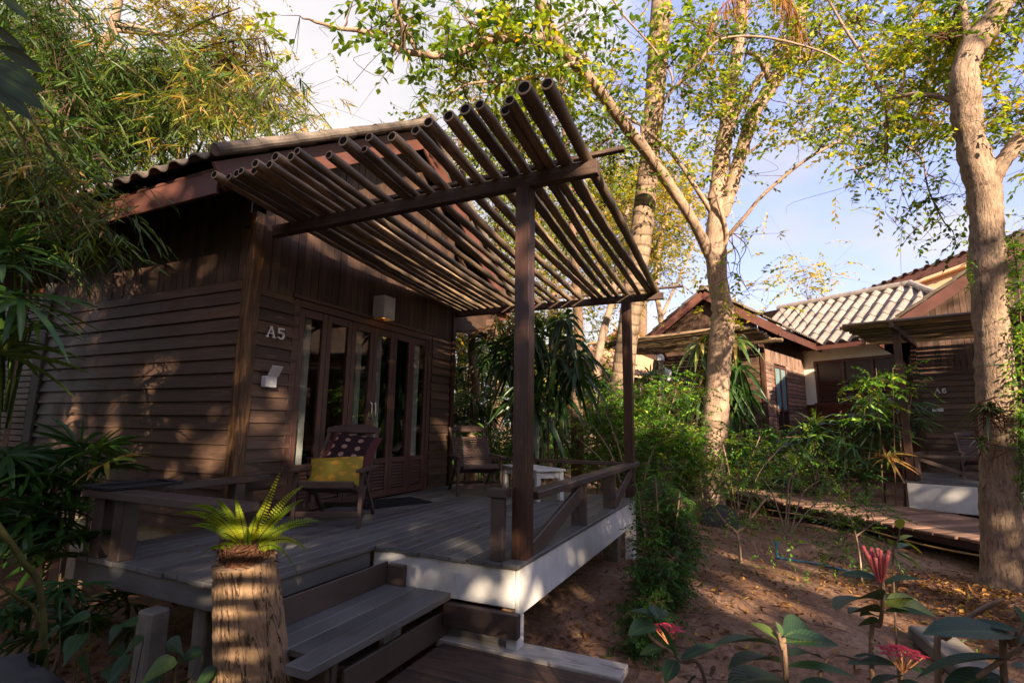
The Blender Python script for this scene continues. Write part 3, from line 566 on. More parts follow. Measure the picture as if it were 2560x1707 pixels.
yf = [-2.99, -2.88, -2.75, -2.59, -2.47, -2.36, -2.23, -2.13, -1.95, -1.79, -1.63, -1.5, -1.34, -1.19, -1.03, -.9, -.79, -.67, -.55, -.43, -.32, -.22, -.12, -.03]
rads = [.036, .043, .030, .033, .031, .036, .036, .033, .031, .033, .029, .025, .037, .03, .027]
for k, (a, b) in enumerate(zip(yn, yf)):
    r0 = 1.13*(rads[k] if k < len(rads) else random.uniform(.026, .036)); ra = r0*.95; x0 = [-.62, -.63, -.58, -.5, -.61, -.60, -.58, -.58, -.54, -.54, -.60, -.5, -.62, -.53, -.66][k] if k < 15 else random.uniform(-.66, -.54)
    zn, zf = 2.687+r0, 2.562+ra*.8; s_ = (zn-zf)/3.37; yA = a+(a-b)/3.37*(.18-x0)*-1
    lowz = 0 if k < 18 else .0
    mb = MB(); pergola_pole(mb, (x0, a+(b-a)*(x0-.18)/3.37, zn+s_*(.18-x0)+.01-lowz), (3.72+random.uniform(-.05, .12), b+(b-a)*.05, zf-s_*.15), r0, r0*.85, .035+random.uniform(0, .02))
    mb.build('bamboo_pole', ['bamboo', 'hollow'], P_, smooth=True)
text_part('A5', .098, 'letter', B, (.165, -.052, 1.628), (0, 0, 0))

# ------------------------------------------------------------------ steps
S = thing('wooden_steps', 'dark painted wooden steps leading up to the deck beside the palm stump', 'steps', (-.5, -1.9, -.6))
def sp(name, mat, *b, bevel=.005):
    o_ = boxpart(name, mat, S, *b, bevel=bevel); o_.location = (.5, 1.9, .6); return o_
mb = MB(); y = -1.64
for wd in (.125, .13, .125): mb.box(-1.06-random.uniform(0, .03), y-wd+.004, -.27, .024, y, -.234); y -= wd
mb.box(-1.2, y-.14, -.275, .024, y, -.230)
o_ = mb.build('tread', 'deck', S, bevel=.005); o_.location = (.5, 1.9, .6)
sp('riser', 'rail', -1.12, -1.66, -.236, .0, -1.645, -.085); sp('riser', 'rail', -.92, -2.125, -.50, .07, -2.095, -.345)
sp('bracket', 'rail', -.02, -1.80, -.232, .027, -1.665, -.1); sp('stringer', 'rail', -.025, -2.66, -.425, .027, -2.13, -.283)
sp('stringer', 'rail', -1.0, -2.08, -.56, -.94, -1.62, -.277); sp('stringer', 'rail', -.6, -2.08, -.5, -.55, -1.62, -.277); sp('side_block', 'rail', -.97, -2.09, -.54, -.925, -2.0, -.277)

# ------------------------------------------------------------------ things on and by the deck
def lounge_chair(label, loc, rotz, group='slatted wooden lounge chairs on the decks'):
    C = thing('lounge_chair', label, 'chair', loc, rotz, group)
    def p(nm, fn):
        m_ = MB(); fn(m_); return m_.build(nm, 'chair', C, bevel=.003)
    wd = .27
    for sx in (-1, 1):
        p('leg', lambda m_: m_.beam((sx*wd, .0, 0), (sx*wd, .03, .45), .034, .04, 0, None, (0, 1, 0)))
        p('leg', lambda m_: m_.beam((sx*(wd-.03), .74, 0), (sx*(wd-.03), .22, .42), .03, .045, 0, None, (0, 1, 0)))
        p('arm', lambda m_: (m_.box(sx*wd-.035, -.06, .452, sx*wd+.035, .5, .476)))
        p('back_rail', lambda m_: m_.beam((sx*(wd-.035), .17, .14), (sx*(wd-.035), .80, .79), .028, .042, 0, None, (0, 1, 0)))
        p('seat_rail', lambda m_: m_.beam((sx*(wd-.065), -.04, .345), (sx*(wd-.065), .36, .235), .026, .045))
    def slats(m_):
        for k in range(14):
            t = .12+k*.052; yy = .26+.56*t-.03*math.sin(t*3); zz = .24+.55*t; m_.obox((0, yy, zz), ((1, 0, 0), (0, .72, .69), (0, -.69, .72)), (wd-.05, .0155, .006))
    p('backrest', slats)
    def seat(m_):
        for k in range(9): t = k/8; m_.obox((0, -.04+.38*t, .372-.12*t-.03*math.sin(3.1*t)), ((1, 0, 0), (0, .95, -.3), (0, .3, .95)), (wd-.05, .019, .006))
        m_.beam((-wd+.05, -.05, .35), (wd-.05, -.05, .35), .03, .045)
    p('seat', seat)
    def crest(m_):
        n = 25; top = []
        for i in range(n): x = -wd+.01+(2*wd-.02)*i/(n-1); q = abs(x)/wd; top.append((x, .035+.055*(1-q**2)+.008*math.cos(i*2.1)*(1 if q > .35 else .2)))
        m_.prism([(-wd+.01, -.02)]+[(wd-.01, -.02)]+top[::-1], (1, 0, 0), (0, .70, .714), (0, -.714, .70), (0, .775, .77), .02)
    p('crest_rail', crest)
    p('stretcher', lambda m_: m_.beam((-wd+.018, .01, .11), (wd-.018, .01, .11), .03, .045)); p('stretcher', lambda m_: m_.beam((-wd+.05, .68, .09), (wd-.05, .68, .09), .028, .04))
    return C
def dup(root, label, loc, rotz, group=None):
    r = root.copy(); sc.collection.objects.link(r); r.location = loc; r.rotation_euler = (0, 0, rotz); r['label'] = label
    if group: r['group'] = group
    for ch in list(root.children):
        c = ch.copy(); sc.collection.objects.link(c); c.parent = r
        for g2 in list(ch.children):
            d2 = g2.copy(); sc.collection.objects.link(d2); d2.parent = c
    return r
NC = (.30, -.77, .002); NA = R(-62)
chair = lounge_chair('dark lounge chair holding two cushions, by the glass folding doors', NC, NA)
dup(chair, 'empty dark lounge chair in dappled sun at the far end of the deck', (2.66, -.94, .002), R(-48))
def cushion(name, label, mats, wd, ht, th, base, tilt, fn):
    m_ = MB(); n = 17; g_ = np.linspace(-1, 1, n); U, V_ = np.meshgrid(g_, g_, indexing='ij'); k = (1-np.abs(U)**3.2)**.55*(1-np.abs(V_)**3.2)**.55
    pin = 1-.07*(np.abs(U)*np.abs(V_)); pin2 = 1-.05*(1-np.abs(V_))*(np.abs(U) > .9)
    for s_ in (-1, 1):
        P = np.stack([U*wd/2*(1-.06*np.cos(V_*1.5)*np.abs(U)), s_*th/2*k+.006*np.sin(U*6+V_*4)*k, V_*ht/2*(1-.06*np.cos(U*1.5)*np.abs(V_))], -1).reshape(-1, 3)
        i = np.arange(n-1)[:, None]*n+np.arange(n-1)[None]; F = np.stack([i, i+1, i+n+1, i+n] if s_ > 0 else [i, i+n, i+n+1, i+1], -1).reshape(-1, 4)
        UVv = np.stack([U, V_], -1).reshape(-1, 2)[F.ravel()]; m_.add(P, F, UVv, .5)
    o_ = m_.build(name, mats, None, True); rz = Matrix.Rotation(NA, 4, 'Z'); o_.matrix_world = Matrix.Translation(NC) @ rz @ Matrix.Translation(base) @ Matrix.Rotation(tilt, 4, 'X') @ Matrix.Rotation(fn, 4, 'Y'); return o_
def cushion_mats():
    s = NM('dark cushion cloth'); uv = s.n('ShaderNodeSeparateXYZ'); s.l(s.coord('UV', (1, 1, 1)), uv.inputs[0])
    def cell(o_, n_): return s.math('SUBTRACT', s.math('FRACT', s.math('MULTIPLY', s.math('ADD', o_, 1.), n_)), .5)
    a = cell(uv.outputs['X'], 1.9); b = cell(uv.outputs['Y'], 2.4); a = s.math('MULTIPLY', a, 1.26)
    d = s.math('SQRT', s.math('ADD', s.math('MULTIPLY', a, a), s.math('MULTIPLY', b, b)))
    dot = s.ramp(d, [(0, (.38, .22, .15)), (.05, (.38, .22, .15)), (.07, (.06, .02, .018)), (.11, (.42, .27, .20)), (.15, (.42, .27, .20)), (.17, (.12, .05, .04)), (.21, (.36, .22, .16)), (.25, (.36, .22, .16)), (.27, (.022, .010, .011))])
    dot.node.color_ramp.interpolation = 'LINEAR'
    inside = s.math('LESS_THAN', s.math('ABSOLUTE', uv.outputs['X']), .74)
    c = s.mix(inside, (.075, .022, .024), dot); s.bump(s.noise(s.coord('Object', (1, 1, 1)), 300, 2), .2, .002); s.fin(c, .8, .2); M['cushion_dark'] = s.m
    s = NM('yellow cushion cloth'); uv = s.coord('UV', (1, 1, 1)); v = s.n('ShaderNodeTexVoronoi', feature='F1'); v.inputs['Scale'].default_value = 2.3; v.inputs['Randomness'].default_value = .75
    nd = s.n('ShaderNodeTexNoise'); nd.inputs['Scale'].default_value = 9.; s.l(uv, nd.inputs['Vector']); wv = s.n('ShaderNodeVectorMath', operation='ADD'); sc_ = s.n('ShaderNodeVectorMath', operation='SCALE'); sc_.inputs['Scale'].default_value = .28
    s.l(nd.outputs['Color'], sc_.inputs[0]); s.l(uv, wv.inputs[0]); s.l(sc_.outputs[0], wv.inputs[1]); s.l(wv.outputs[0], v.inputs['Vector'])
    c = s.ramp(v.outputs['Distance'], [(.30, (.52, .27, .035)), (.34, (.30, .22, .028))]); s.fin(c, .8, .2); M['cushion_yellow'] = s.m
cushion_mats()
tag(cushion('cushion', 'dark maroon cushion printed with rows of ringed circles leaning on the chair back', 'cushion_dark', .48, .44, .12, (.05, .47, .59), R(-43), R(9)), cat='cushion', group='cushions on the near chair', label='dark maroon cushion printed with rows of ringed circles leaning on the chair back')
tag(cushion('cushion', 'x', 'cushion_yellow', .48, .32, .13, (-.02, .28, .425), R(-38), R(-4)), 'mustard yellow cushion with leaf print on the chair seat below the dark cushion', 'cushion', 'cushions on the near chair')
# table
T = thing('side_table', 'low white wooden table behind the pergola post on the deck', 'table', (2.85, -1.6, 0), math.atan2(.74, .55)); tl, tw = .86, .40
boxpart('table_top', 'white', T, -.35, -tw/2, .335, tl-.35, tw/2, .36); mb = MB()
mb.box(-.31, -tw/2+.03, .26, tl-.39, -tw/2+.05, .334); mb.box(-.31, tw/2-.05, .26, tl-.39, tw/2-.03, .334); mb.box(-.315, -tw/2+.05, .26, -.295, tw/2-.05, .334); mb.build('apron', 'white', T)
for x0 in (-.33, tl-.42):
    for y0 in (-tw/2+.015, tw/2-.07): boxpart('leg', 'white', T, x0, y0, .003, x0+.055, y0+.055, .334)
mb = MB(); mb.prism([(0, 0), (.78, 0), (.78, .47), (.06, .5)], nrm([.9, -.42, 0]), nrm([.42, .9, 0]), (0, 0, 1), (1.2, -.42, .003), .012); o_ = mb.build('doormat', 'mat', bevel=.003)
tag(o_, 'black rubber doormat on the deck before the folding doors', 'doormat')
mb = MB(); mb.box(-1.14, -.36, .424, -.66, -.06, .432); 
for b in ((-1.14, -.36, -1.125, -.06), (-.675, -.36, -.66, -.06), (-1.125, -.36, -.675, -.345), (-1.125, -.075, -.675, -.06)): mb.box(b[0], b[1], .4325, b[2], b[3], .447)
tag(mb.build('tray', 'black', bevel=.004), 'flat black tray lying on the corner of the railing by the fan palm', 'tray')
L_ = thing('wall_lamp', 'square beige wall lamp with an amber glow above the folding doors', 'lamp', (1.70, -.02, 2.2))
mb = MB(); x0, x1, y0, y1, z0, z1, t_ = -.1, .1, -.18, -.012, -.13, .14, .008
mb.box(x0, y0, z0, x1, y0+t_, z1); mb.box(x0, y1-t_, z0, x1, y1, z1); mb.box(x0, y0+t_, z0, x0+t_, y1-t_, z1); mb.box(x1-t_, y0+t_, z0, x1, y1-t_, z1); mb.box(x0+t_, y0+t_, z1-t_, x1-t_, y1-t_, z1); mb.build('lamp_shade', 'lampshell', L_, bevel=.002)
mb = MB(); mb.tube([(0, -.1, -.02), (0, -.1, -.07), (0, -.1, -.11)], [.025, .04, .02], 10); mb.build('bulb', 'amber', L_, True)
boxpart('bracket', 'lampshell', L_, -.03, -.012, -.02, .03, .012, .04)
Q = thing('switch_box', 'white weatherproof socket box with its lid raised below the number A5', 'box', (.225, -.04, 1.22))
boxpart('casing', 'plastic', Q, -.06, -.05, -.05, .06, .012, .05); mb = MB(); mb.obox((.012, -.075, .095), ((1, 0, 0), (0, -.5, .86), (0, .86, .5)), (.06, .055, .004)); mb.build('lid', 'plastic', Q, bevel=.003); boxpart('socket', 'letter', Q, -.015, -.054, -.025, .015, -.0505, .01)
def curtain(label, x0, x1, y, tie=False):
    m_ = MB(); n = 40; xs_ = np.linspace(x0, x1, n); rows = [1.93, 1.5, 1.15, 1.0, .8, .03]; V = []
    for z in rows:
        c_ = xs_.copy()
        if tie and z < 1.2 and z > .7: c_ = x0+(c_-x0)*(.55 if z > .9 and z < 1.1 else 1.5)
        V.append(np.stack([c_, y+.022*np.sin(np.arange(n)*1.1), np.full(n, z)], -1))
    V = np.array(V).reshape(-1, 3); i = np.arange(len(rows)-1)[:, None]*n+np.arange(n-1)[None]; F = np.stack([i, i+n, i+n+1, i+1], -1).reshape(-1, 4); m_.add(V, F, V[F.ravel()][:, [0, 2]], .5); m_.add(V+(0, .012, 0), F[:, ::-1], V[F.ravel()][:, [0, 2]], .5)
    tag(m_.build('curtain', 'curtain', None, True), label, 'curtain', 'white curtains behind the glass doors')
curtain('white curtain behind the first glass door leaf, next to the near wall', .67, .755, .05); curtain('white curtain gathered behind the last glass door leaf by the far wall', 2.53, 2.66, .05); curtain('pale curtain hanging behind the glass right of the door handles', 1.82, 1.90, .07)
curtain('pale curtain edge behind the door leaf left of the handles', 1.48, 1.56, .08)

# ------------------------------------------------------------------ neighbouring buildings
ROT2 = R(-109); XD = np.array([math.cos(ROT2), math.sin(ROT2), 0]); YD = np.array([-XD[1], XD[0], 0])
def neighbour(label, org, W, EX0, EX1, YB, num, deckd=2.65, wallm='siding', side_window=False, dpt=.46, apexz=None, numx=.3, pz=2.6):
    H = thing('bungalow', label, 'bungalow', tuple(org), ROT2, 'numbered timber bungalows along the garden walkway'); RX = (EX0+EX1)/2; YG = -.3; zt = lambda x: ZE-.16+SL*(RX-EX0-abs(x-RX))
    mb = MB(); siding(mb, (.06, 0), (W-.06, 0), 0, 2.06, (0, -1), .118, 0, [(W*.36, W*.8, 0, 2.0)])
    sk = [(.85, 1.95, 0.02, 2.05)] if side_window else []
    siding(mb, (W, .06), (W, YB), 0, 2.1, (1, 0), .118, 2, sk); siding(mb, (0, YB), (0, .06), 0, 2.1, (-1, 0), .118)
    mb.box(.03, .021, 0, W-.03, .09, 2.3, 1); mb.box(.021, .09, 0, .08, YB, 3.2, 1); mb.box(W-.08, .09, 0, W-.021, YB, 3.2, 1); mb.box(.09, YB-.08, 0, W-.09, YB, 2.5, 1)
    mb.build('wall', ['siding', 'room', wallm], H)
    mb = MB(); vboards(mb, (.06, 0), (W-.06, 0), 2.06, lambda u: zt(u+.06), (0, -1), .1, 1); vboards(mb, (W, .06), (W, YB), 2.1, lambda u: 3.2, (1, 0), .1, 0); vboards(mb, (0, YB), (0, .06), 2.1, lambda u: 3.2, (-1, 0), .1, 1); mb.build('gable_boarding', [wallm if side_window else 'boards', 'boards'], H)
    for xc in (-.04, W-.03): boxpart('corner_post', 'post', H, xc, -.05, -.1, xc+.1, .06, 2.6)
    mb = MB(); mb.box(W*.36, .0, 0, W*.8, .02, 2.0); mb.build('door', 'room', H)
    for k in range(4):
        a = W*.36+k*W*.11; m_ = MB(); m_.box(a+.003, -.02, .0, a+.05, -.0005, 2.); m_.box(a+W*.11-.05, -.02, .0, a+W*.11-.003, -.0005, 2.); m_.box(a+.051, -.019, 0, a+W*.11-.051, -.001, .4); lf = m_.build('door_leaf', 'frame', H); m_ = MB(); m_.box(a+.05, -.012, .4, a+W*.11-.05, -.008, 2.); m_.build('glass_pane', 'glass', lf)
    rise = nrm([1, 0, SL]); rl = (RX-EX0)*math.hypot(1, SL); mb = MB()
    corrugated(mb, (EX0-.06, YG-.06, ZE-.02), (0, 1, 0), rise, YB-YG+.5, lambda u: (0, rl+.06), .177, .022, .6, 0, .012, .9); corrugated(mb, (EX1+.06, YG-.06, ZE-.02), (0, 1, 0), rise*(-1, 1, 1), YB-YG+.5, lambda u: (0, rl+.06), .177, .022, .6, 0, .012, .9)
    top = ZE+SL*(RX-EX0); mb.tube([(RX, YG-.1, top+.05), (RX, YB+.2, top+.05)], .075, 9, 0)
    for q in range(9): mb.tube([(RX, YG-.1+q*.5, top+.05), (RX, YG-.02+q*.5, top+.05)], .085, 9, 0)
    mb.quad((EX0, YG+.02, ZE-.08), (EX0, YB, ZE-.08), (RX, YB, top-.08), (RX, YG+.02, top-.08), 1); mb.quad((EX1, YB, ZE-.08), (EX1, YG+.02, ZE-.08), (RX, YG+.02, top-.08), (RX, YB, top-.08), 1); mb.build('roof', ['roof', 'room'], H)
    for x0 in (EX0, EX1): m_ = MB(); m_.beam((x0, YG, ZE-.15), (RX, YG, top-.15), .03, .22); m_.build('bargeboard', 'fascia', H)
    for xe in (EX0+.02, EX1-.02): boxpart('eave_fascia', 'fascia', H, xe-.015, YG+.02, ZE-.27, xe+.015, YB, ZE-.06)
    mb = MB(); y = -deckd
    while y < -.02: mb.box(-.05, y+.003, -.03, W+.1, min(y+.123, -.02), random.uniform(-.002, .002)); y += .126
    mb.build('deck', 'deck', H); mb = MB()
    mb.box(0, -deckd-.02, -dpt, W+.06, -deckd+.08, -.033); mb.box(W-.03, -deckd+.081, -.3, W+.06, YB, -.033); mb.box(0, -deckd+.081, -.3, .08, -.02, -.033)
    for xc, yc in ((.1, -.1), (W-.2, -.1), (W-.2, YB-.3), (W-.25, -deckd+.1)): mb.box(xc, yc, -1.6, xc+.16, yc+.16, -.3)
    mb.build('deck_beam', 'white', H, bevel=.006)
    P = bpy.data.objects.new('pergola', None); sc.collection.objects.link(P); P.parent = H
    for xc in (.06, W-.06): boxpart('pergola_post', 'post', P, xc-.055, -deckd+.02, 0, xc+.055, -deckd+.13, pz)
    for xc in (.06, W-.06): boxpart('pergola_beam', 'beam', P, xc-.035, -deckd-.4, pz+.002, xc+.035, -.05, pz+.10)
    for k in range(20):
        y = -deckd-.36+k*(deckd+.25)/20; m_ = MB(); r0 = random.uniform(.028, .04); pergola_pole(m_, (-.75+random.uniform(-.1, .1), y, pz+.1+r0), (W+.62+random.uniform(-.1, .1), y, pz+.1+r0), r0, r0, .02); m_.build('bamboo_pole', ['bamboo', 'hollow'], P, True)
    G = bpy.data.objects.new('railing', None); sc.collection.objects.link(G); G.parent = H
    railing(G, [('handrail', 'b', .1, -deckd+.03, .40, 1.15, -deckd+.11, .45), ('baluster', 'b', 1.07, -deckd+.04, 0, 1.14, -deckd+.1, .399), ('baluster', 'b', .13, -deckd+.04, 0, .19, -deckd+.1, .399), ('brace', 'm', (.2, -deckd+.07, .37), (1.06, -deckd+.07, .05), .04, .06), ('handrail', 'b', -.02, -deckd+.15, .38, .06, -.1, .43), ('baluster', 'b', -.01, -1.2, 0, .05, -1.1, .379)])
    text_part(num, .095, 'letter', H, (numx, -.048, 1.62), (0, 0, 0)); boxpart('number_plate', 'plastic', H, numx-.08, -.05, 1.24, numx+.1, -.02, 1.31)
    if side_window:
        fm = MB(); a, b = .86, 1.94
        for yy in (a, (a+b)/2-.03, b-.06): fm.box(W-.005, yy, .05, W+.05, yy+.06, 2.05)
        for zz in (.05, .72, 1.98): fm.box(W-.002, a+.061, zz, W+.045, b-.061, zz+.07)
        wn_ = fm.build('window', 'frame', H); m_ = MB(); m_.box(W+.005, a+.06, .79, W+.02, b-.06, 1.98, 0); m_.box(W+.005, a+.06, .12, W+.02, b-.06, .72, 1); m_.build('pane', ['glaze_blue', 'room'], wn_)
    return H
O6 = np.array([8.03, -6.34, 0.])+YD*2.65-XD*.0
A6 = neighbour('dark timber bungalow with number A6 behind the thick tree trunk', O6, 3.41, -.58, 4.9, 4.2, 'A6')
PC = at(1917, 1093, 14.0); O7 = PC-XD*2.9
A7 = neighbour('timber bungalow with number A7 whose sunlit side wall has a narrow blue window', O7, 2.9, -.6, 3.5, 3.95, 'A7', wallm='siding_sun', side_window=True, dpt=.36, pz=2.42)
def loc2(O, x, y, z=0): return tuple(O+XD*x+YD*y+np.array([0, 0, z]))
ROTC = ROT2
dup(chair, 'dark lounge chair standing behind the low railing under the number A6', loc2(O6, .95, -1.35, .002), ROT2+R(10)); 
for k_, (x_, y_, lab) in enumerate(((2.25, -.95, 'reddish lounge chair folded against the wall of the bungalow A7 above the open cabinet'), (2.62, -.6, 'second reddish chair stacked by the corner post of the bungalow A7'))):
    c_ = dup(chair, lab, loc2(O7, x_, y_, .002), ROT2+R(-15+30*k_))
CB = thing('open_cabinet', 'low dark open cabinet with two compartments on the deck of the bungalow A7', 'cabinet', loc2(O7, 2.3, -1.75), ROT2)
m_ = MB(); m_.box(-.7, -.2, 0.002, -.66, .2, .5); m_.box(.66, -.2, 0.002, .7, .2, .5); m_.box(-.02, -.2, .03, .02, .2, .465); m_.box(-.74, -.22, .465, .74, .22, .5); m_.box(-.655, -.2, .002, .655, .2, .03); m_.build('shelf_frame', 'chair', CB, bevel=.004); boxpart('back_panel', 'room', CB, -.655, .18, .031, .655, .2, .464)
ST = thing('step_box', 'low grey plank step in front of the white base of the bungalow A6', 'steps', loc2(O6, 1.75, -3.08, -.44), ROT2)
m_ = MB()
for q in range(3): m_.box(-.6, -.27+q*.18, .24, .6, -.10+q*.18, .275)
m_.build('tread', 'deck', ST, bevel=.004); m_ = MB(); m_.box(-.57, -.24, 0, .57, -.21, .239); m_.box(-.57, -.2, 0, -.54, .25, .239); m_.box(.54, -.2, 0, .57, .25, .239); m_.build('side_board', 'rail', ST)
# white house with a hipped tile roof
w0 = at(2021, 1003, 16.9); w0[2] = 0; an = R(57); XW = -np.array([math.cos(an), math.sin(an), 0]); YW = np.array([-XW[1], XW[0], 0]); YW = YW if YW@np.array([.9, .4, 0]) > 0 else -YW
ROTW = math.atan2(XW[1], XW[0])
HW = thing('white_house', 'white rendered house with a hipped grey tile roof and dark louvred windows', 'house', tuple(w0), ROTW)
fl = .55; ez = 3.5; yy = 1 if np.cross(XW, YW)[2] > 0 else -1
def wl(x, y, z): return (x, y*yy, z)
def wbox(name, mat, x0, y0, z0, x1, y1, z1, parent=None, bevel=0): return boxpart(name, mat, parent or HW, x0, min(y0*yy, y1*yy), z0, x1, max(y0*yy, y1*yy), z1, bevel=bevel)
wz0, wz1 = 1.62, 3.02
for b in ((-.1, 0, .35, .25, .2, ez), (3.55, 0, .35, 5.2, .2, ez), (.251, 0, wz1, 3.549, .2, ez)): wbox('wall', 'whitewall', *b)
wbox('brick_wall', 'brick', -.05, -.03, -.6, 5.2, .2, wz0-.001)
for k in range(4):
    a = .26+k*.82; wbox('window', 'frame', a, .04, wz0, a+.07, .12, wz1); wf = wbox('window_frame', 'frame', a+.07, .05, wz1-.08, a+.82, .11, wz1); wbox('pane', 'black', a+.07, .09, wz0, a+.82, .1, wz1-.08, wf); m_ = MB()
    for q in range(15): m_.obox(wl(a+.445, .07, wz0+.04+q*.05), ((1, 0, 0), (0, .7, .7), (0, -.7, .7)), (.37, .028, .004))
    m_.build('louvre', 'frame', wf)
wbox('window_sill', 'frame', .2, -.02, wz0+.0, 3.6, .035, wz0+.05)
eo = np.array(wl(-1.8, -.55, ez-.02)); upv = nrm(wl(0, 2.6, 1.95)); sl_ = math.hypot(2.6, 1.95); mb = MB()
def Lf(u):
    l1 = sl_ if u < 4.2 else max(0, sl_*(1-(u-4.2)/2.7)); l0 = max(0, (1.7-u)/1.7*sl_*.72); return (min(l0, l1), l1)
corrugated(mb, eo, (1, 0, 0), upv, 6.9, Lf, .36, .062, .72, 0, .03, .8)
rt0 = eo+np.array([0, 0, .0])+upv*sl_; mb.tube([rt0+(-.2, 0, .05), rt0+(4.25, 0, .05)], .11, 10, 0); mb.tube([rt0+(4.2, 0, .05), eo+np.array([6.9, 0, .06])], .11, 10, 0)
mb.add([rt0+(4.2, 0, 0), eo+np.array([6.9, 0, 0]), np.array(wl(5.1, 4.6, ez)), rt0+(-1, 0, 0), np.array(wl(-2, 4.6, ez))], [[0, 1, 2]], [(0, 0)]*3, .5); mb.add([rt0+(4.2, 0, 0), np.array(wl(5.1, 4.6, ez)), np.array(wl(-2, 4.6, ez)), rt0+(-1, 0, 0)], [[0, 1, 2, 3]], [(0, 0)]*4, .5)
mb.build('roof', 'rooftile', HW); wbox('eave_fascia', 'fascia', -.3, -.5, ez-.2, 5.0, -.47, ez-.0); wbox('soffit', 'whitewall', -.3, -.469, ez-.06, 5.2, -.001, ez-.03)
wbox('wall', 'whitewall', 5.0, .201, -.6, 5.2, 5, ez)
# peach building beyond
pp = at(2110, 905, 25); pp[2] = -.6; PB = thing('peach_house', 'tall peach coloured house with a corrugated roof edge behind the tiled roof', 'house', tuple(pp), ROTW)
hz = at(2160, 735, 25)[2]+.6; dz = .20
m_ = MB(); m_.prism([(0, 0), (14, 0), (14, hz-.45+14*dz), (0, hz-.45)], (1, 0, 0), (0, 0, 1), wl(0, 1, 0), (0, 0, 0), 6); m_.build('wall', 'peach', PB)
m_ = MB(); m_.beam(wl(-1.4, -.35, hz-.45-.3), wl(14, -.35, hz-.45+14*dz), .05, .42); m_.build('fascia', 'fascia', PB); m_ = MB(); m_.beam(wl(-1.4, -.2, hz-.75-.3), wl(14, -.2, hz-.75+14*dz), .3, .12); m_.build('cornice', 'peach', PB)
m_ = MB(); corrugated(m_, wl(-1.5, -.5, hz-.32-.3), nrm([1, 0, dz]), nrm(wl(0, 1, .12)), 15, lambda u: (0, 6), .42, .06, 2, 0, .03, .6); m_.build('roof', 'roof', PB)
ac = at(2262, 752, 24.2); AC = thing('air_conditioner', 'white air conditioner outdoor unit fixed to the peach wall', 'air conditioner', tuple(ac), ROTW)
wd_ = -.55*yy; boxpart('casing', 'acwhite', AC, -.62, -.2, -.4, .62, .2, .4, bevel=.02); sy = -.2 if yy > 0 else .2; m_ = MB(); an_ = np.linspace(0, 2*np.pi, 25)
for r_ in (.1, .17, .24, .31): m_.tube([(-.2+r_*math.cos(q), sy*1.04, r_*math.sin(q)) for q in an_], .012, 5, 0, .5, False)
m_.tube([(-.2, sy*.9, 0), (-.2, sy*1.02, 0)], .33, 20, 0); m_.build('fan_grille', 'black', AC); m_ = MB(); m_.tube([(.33, sy*1.0, .2), (.33, sy*1.03, .2)], .07, 12); m_.build('badge', 'red', AC)
# far bungalow seen between the trunks
pf = at(1500, 905, 19.5); pf[2] = .45; FB = thing('bungalow', 'distant timber bungalow with a sunlit tile roof between the tree trunks', 'bungalow', tuple(pf), ROT2)
m_ = MB(); siding(m_, (-3, 0), (0, 0), 0, 2.3, (0, -1), .13); siding(m_, (0, .05), (0, 4), 0, 2.3, (1, 0), .13); m_.box(-3, .03, 0, -.03, 4, 2.4, 1); m_.build('wall', ['siding', 'room'], FB)
m_ = MB(); rr = nrm([1, 0, .6]); corrugated(m_, (.6, -.5, 2.35), (0, 1, 0), rr*(-1, 1, 1), 5, lambda u: (0, 2.7), .3, .05, .6, 0, .03, .8); corrugated(m_, (-4.0, -.5, 2.35), (0, 1, 0), rr, 5, lambda u: (0, 2.7), .3, .05, .6, 0, .03, .8); m_.build('roof', 'roof_orange', FB)
for a, b in (((.62, -.5, 2.25), (-1.7, -.5, 3.62)), ((-4.02, -.5, 2.25), (-1.7, -.5, 3.62))): m_ = MB(); m_.beam(a, b, .04, .22); m_.build('bargeboard', 'fascia', FB)
m_ = MB(); m_.prism([(-3, 2.3), (0, 2.3), (-1.5, 3.3)], (1, 0, 0), (0, 0, 1), (0, 1, 0), (0, 0, 0), .05); m_.build('gable_boarding', 'boards', FB)
m_ = MB()
for k in range(14): y = -1.9+k*.14; m_.tube([(-3.4, y, 2.05), (.4, y, 2.05)], .035, 6)
m_.build('porch_canopy', 'bamboo', FB)
pf2 = at(1612, 900, 24); pf2[2] = .3; F2 = thing('orange_house', 'far orange rendered house catching the sun beside the bungalow A7', 'house', tuple(pf2), ROT2)
m_ = MB(); m_.box(-3.5, 0, -.6, 1.2, 5, 3.6); m_.build('wall', 'peach', F2); m_ = MB(); corrugated(m_, (1.8, -.5, 3.5), (0, 1, 0), nrm([-1, 0, .5]), 6, lambda u: (0, 3.6), .3, .05, .7, 0, .03, .8); corrugated(m_, (-4.2, -.5, 3.5), (0, 1, 0), nrm([1, 0, .5]), 6, lambda u: (0, 3.6), .3, .05, .7, 0, .03, .8); m_.build('roof', 'roof_orange', F2)
m_ = MB(); m_.prism([(-3.5, 3.6), (1.2, 3.6), (-1.15, 4.8)], (1, 0, 0), (0, 0, 1), (0, 1, 0), (0, .0, 0), .1); m_.build('gable', 'peach', F2)
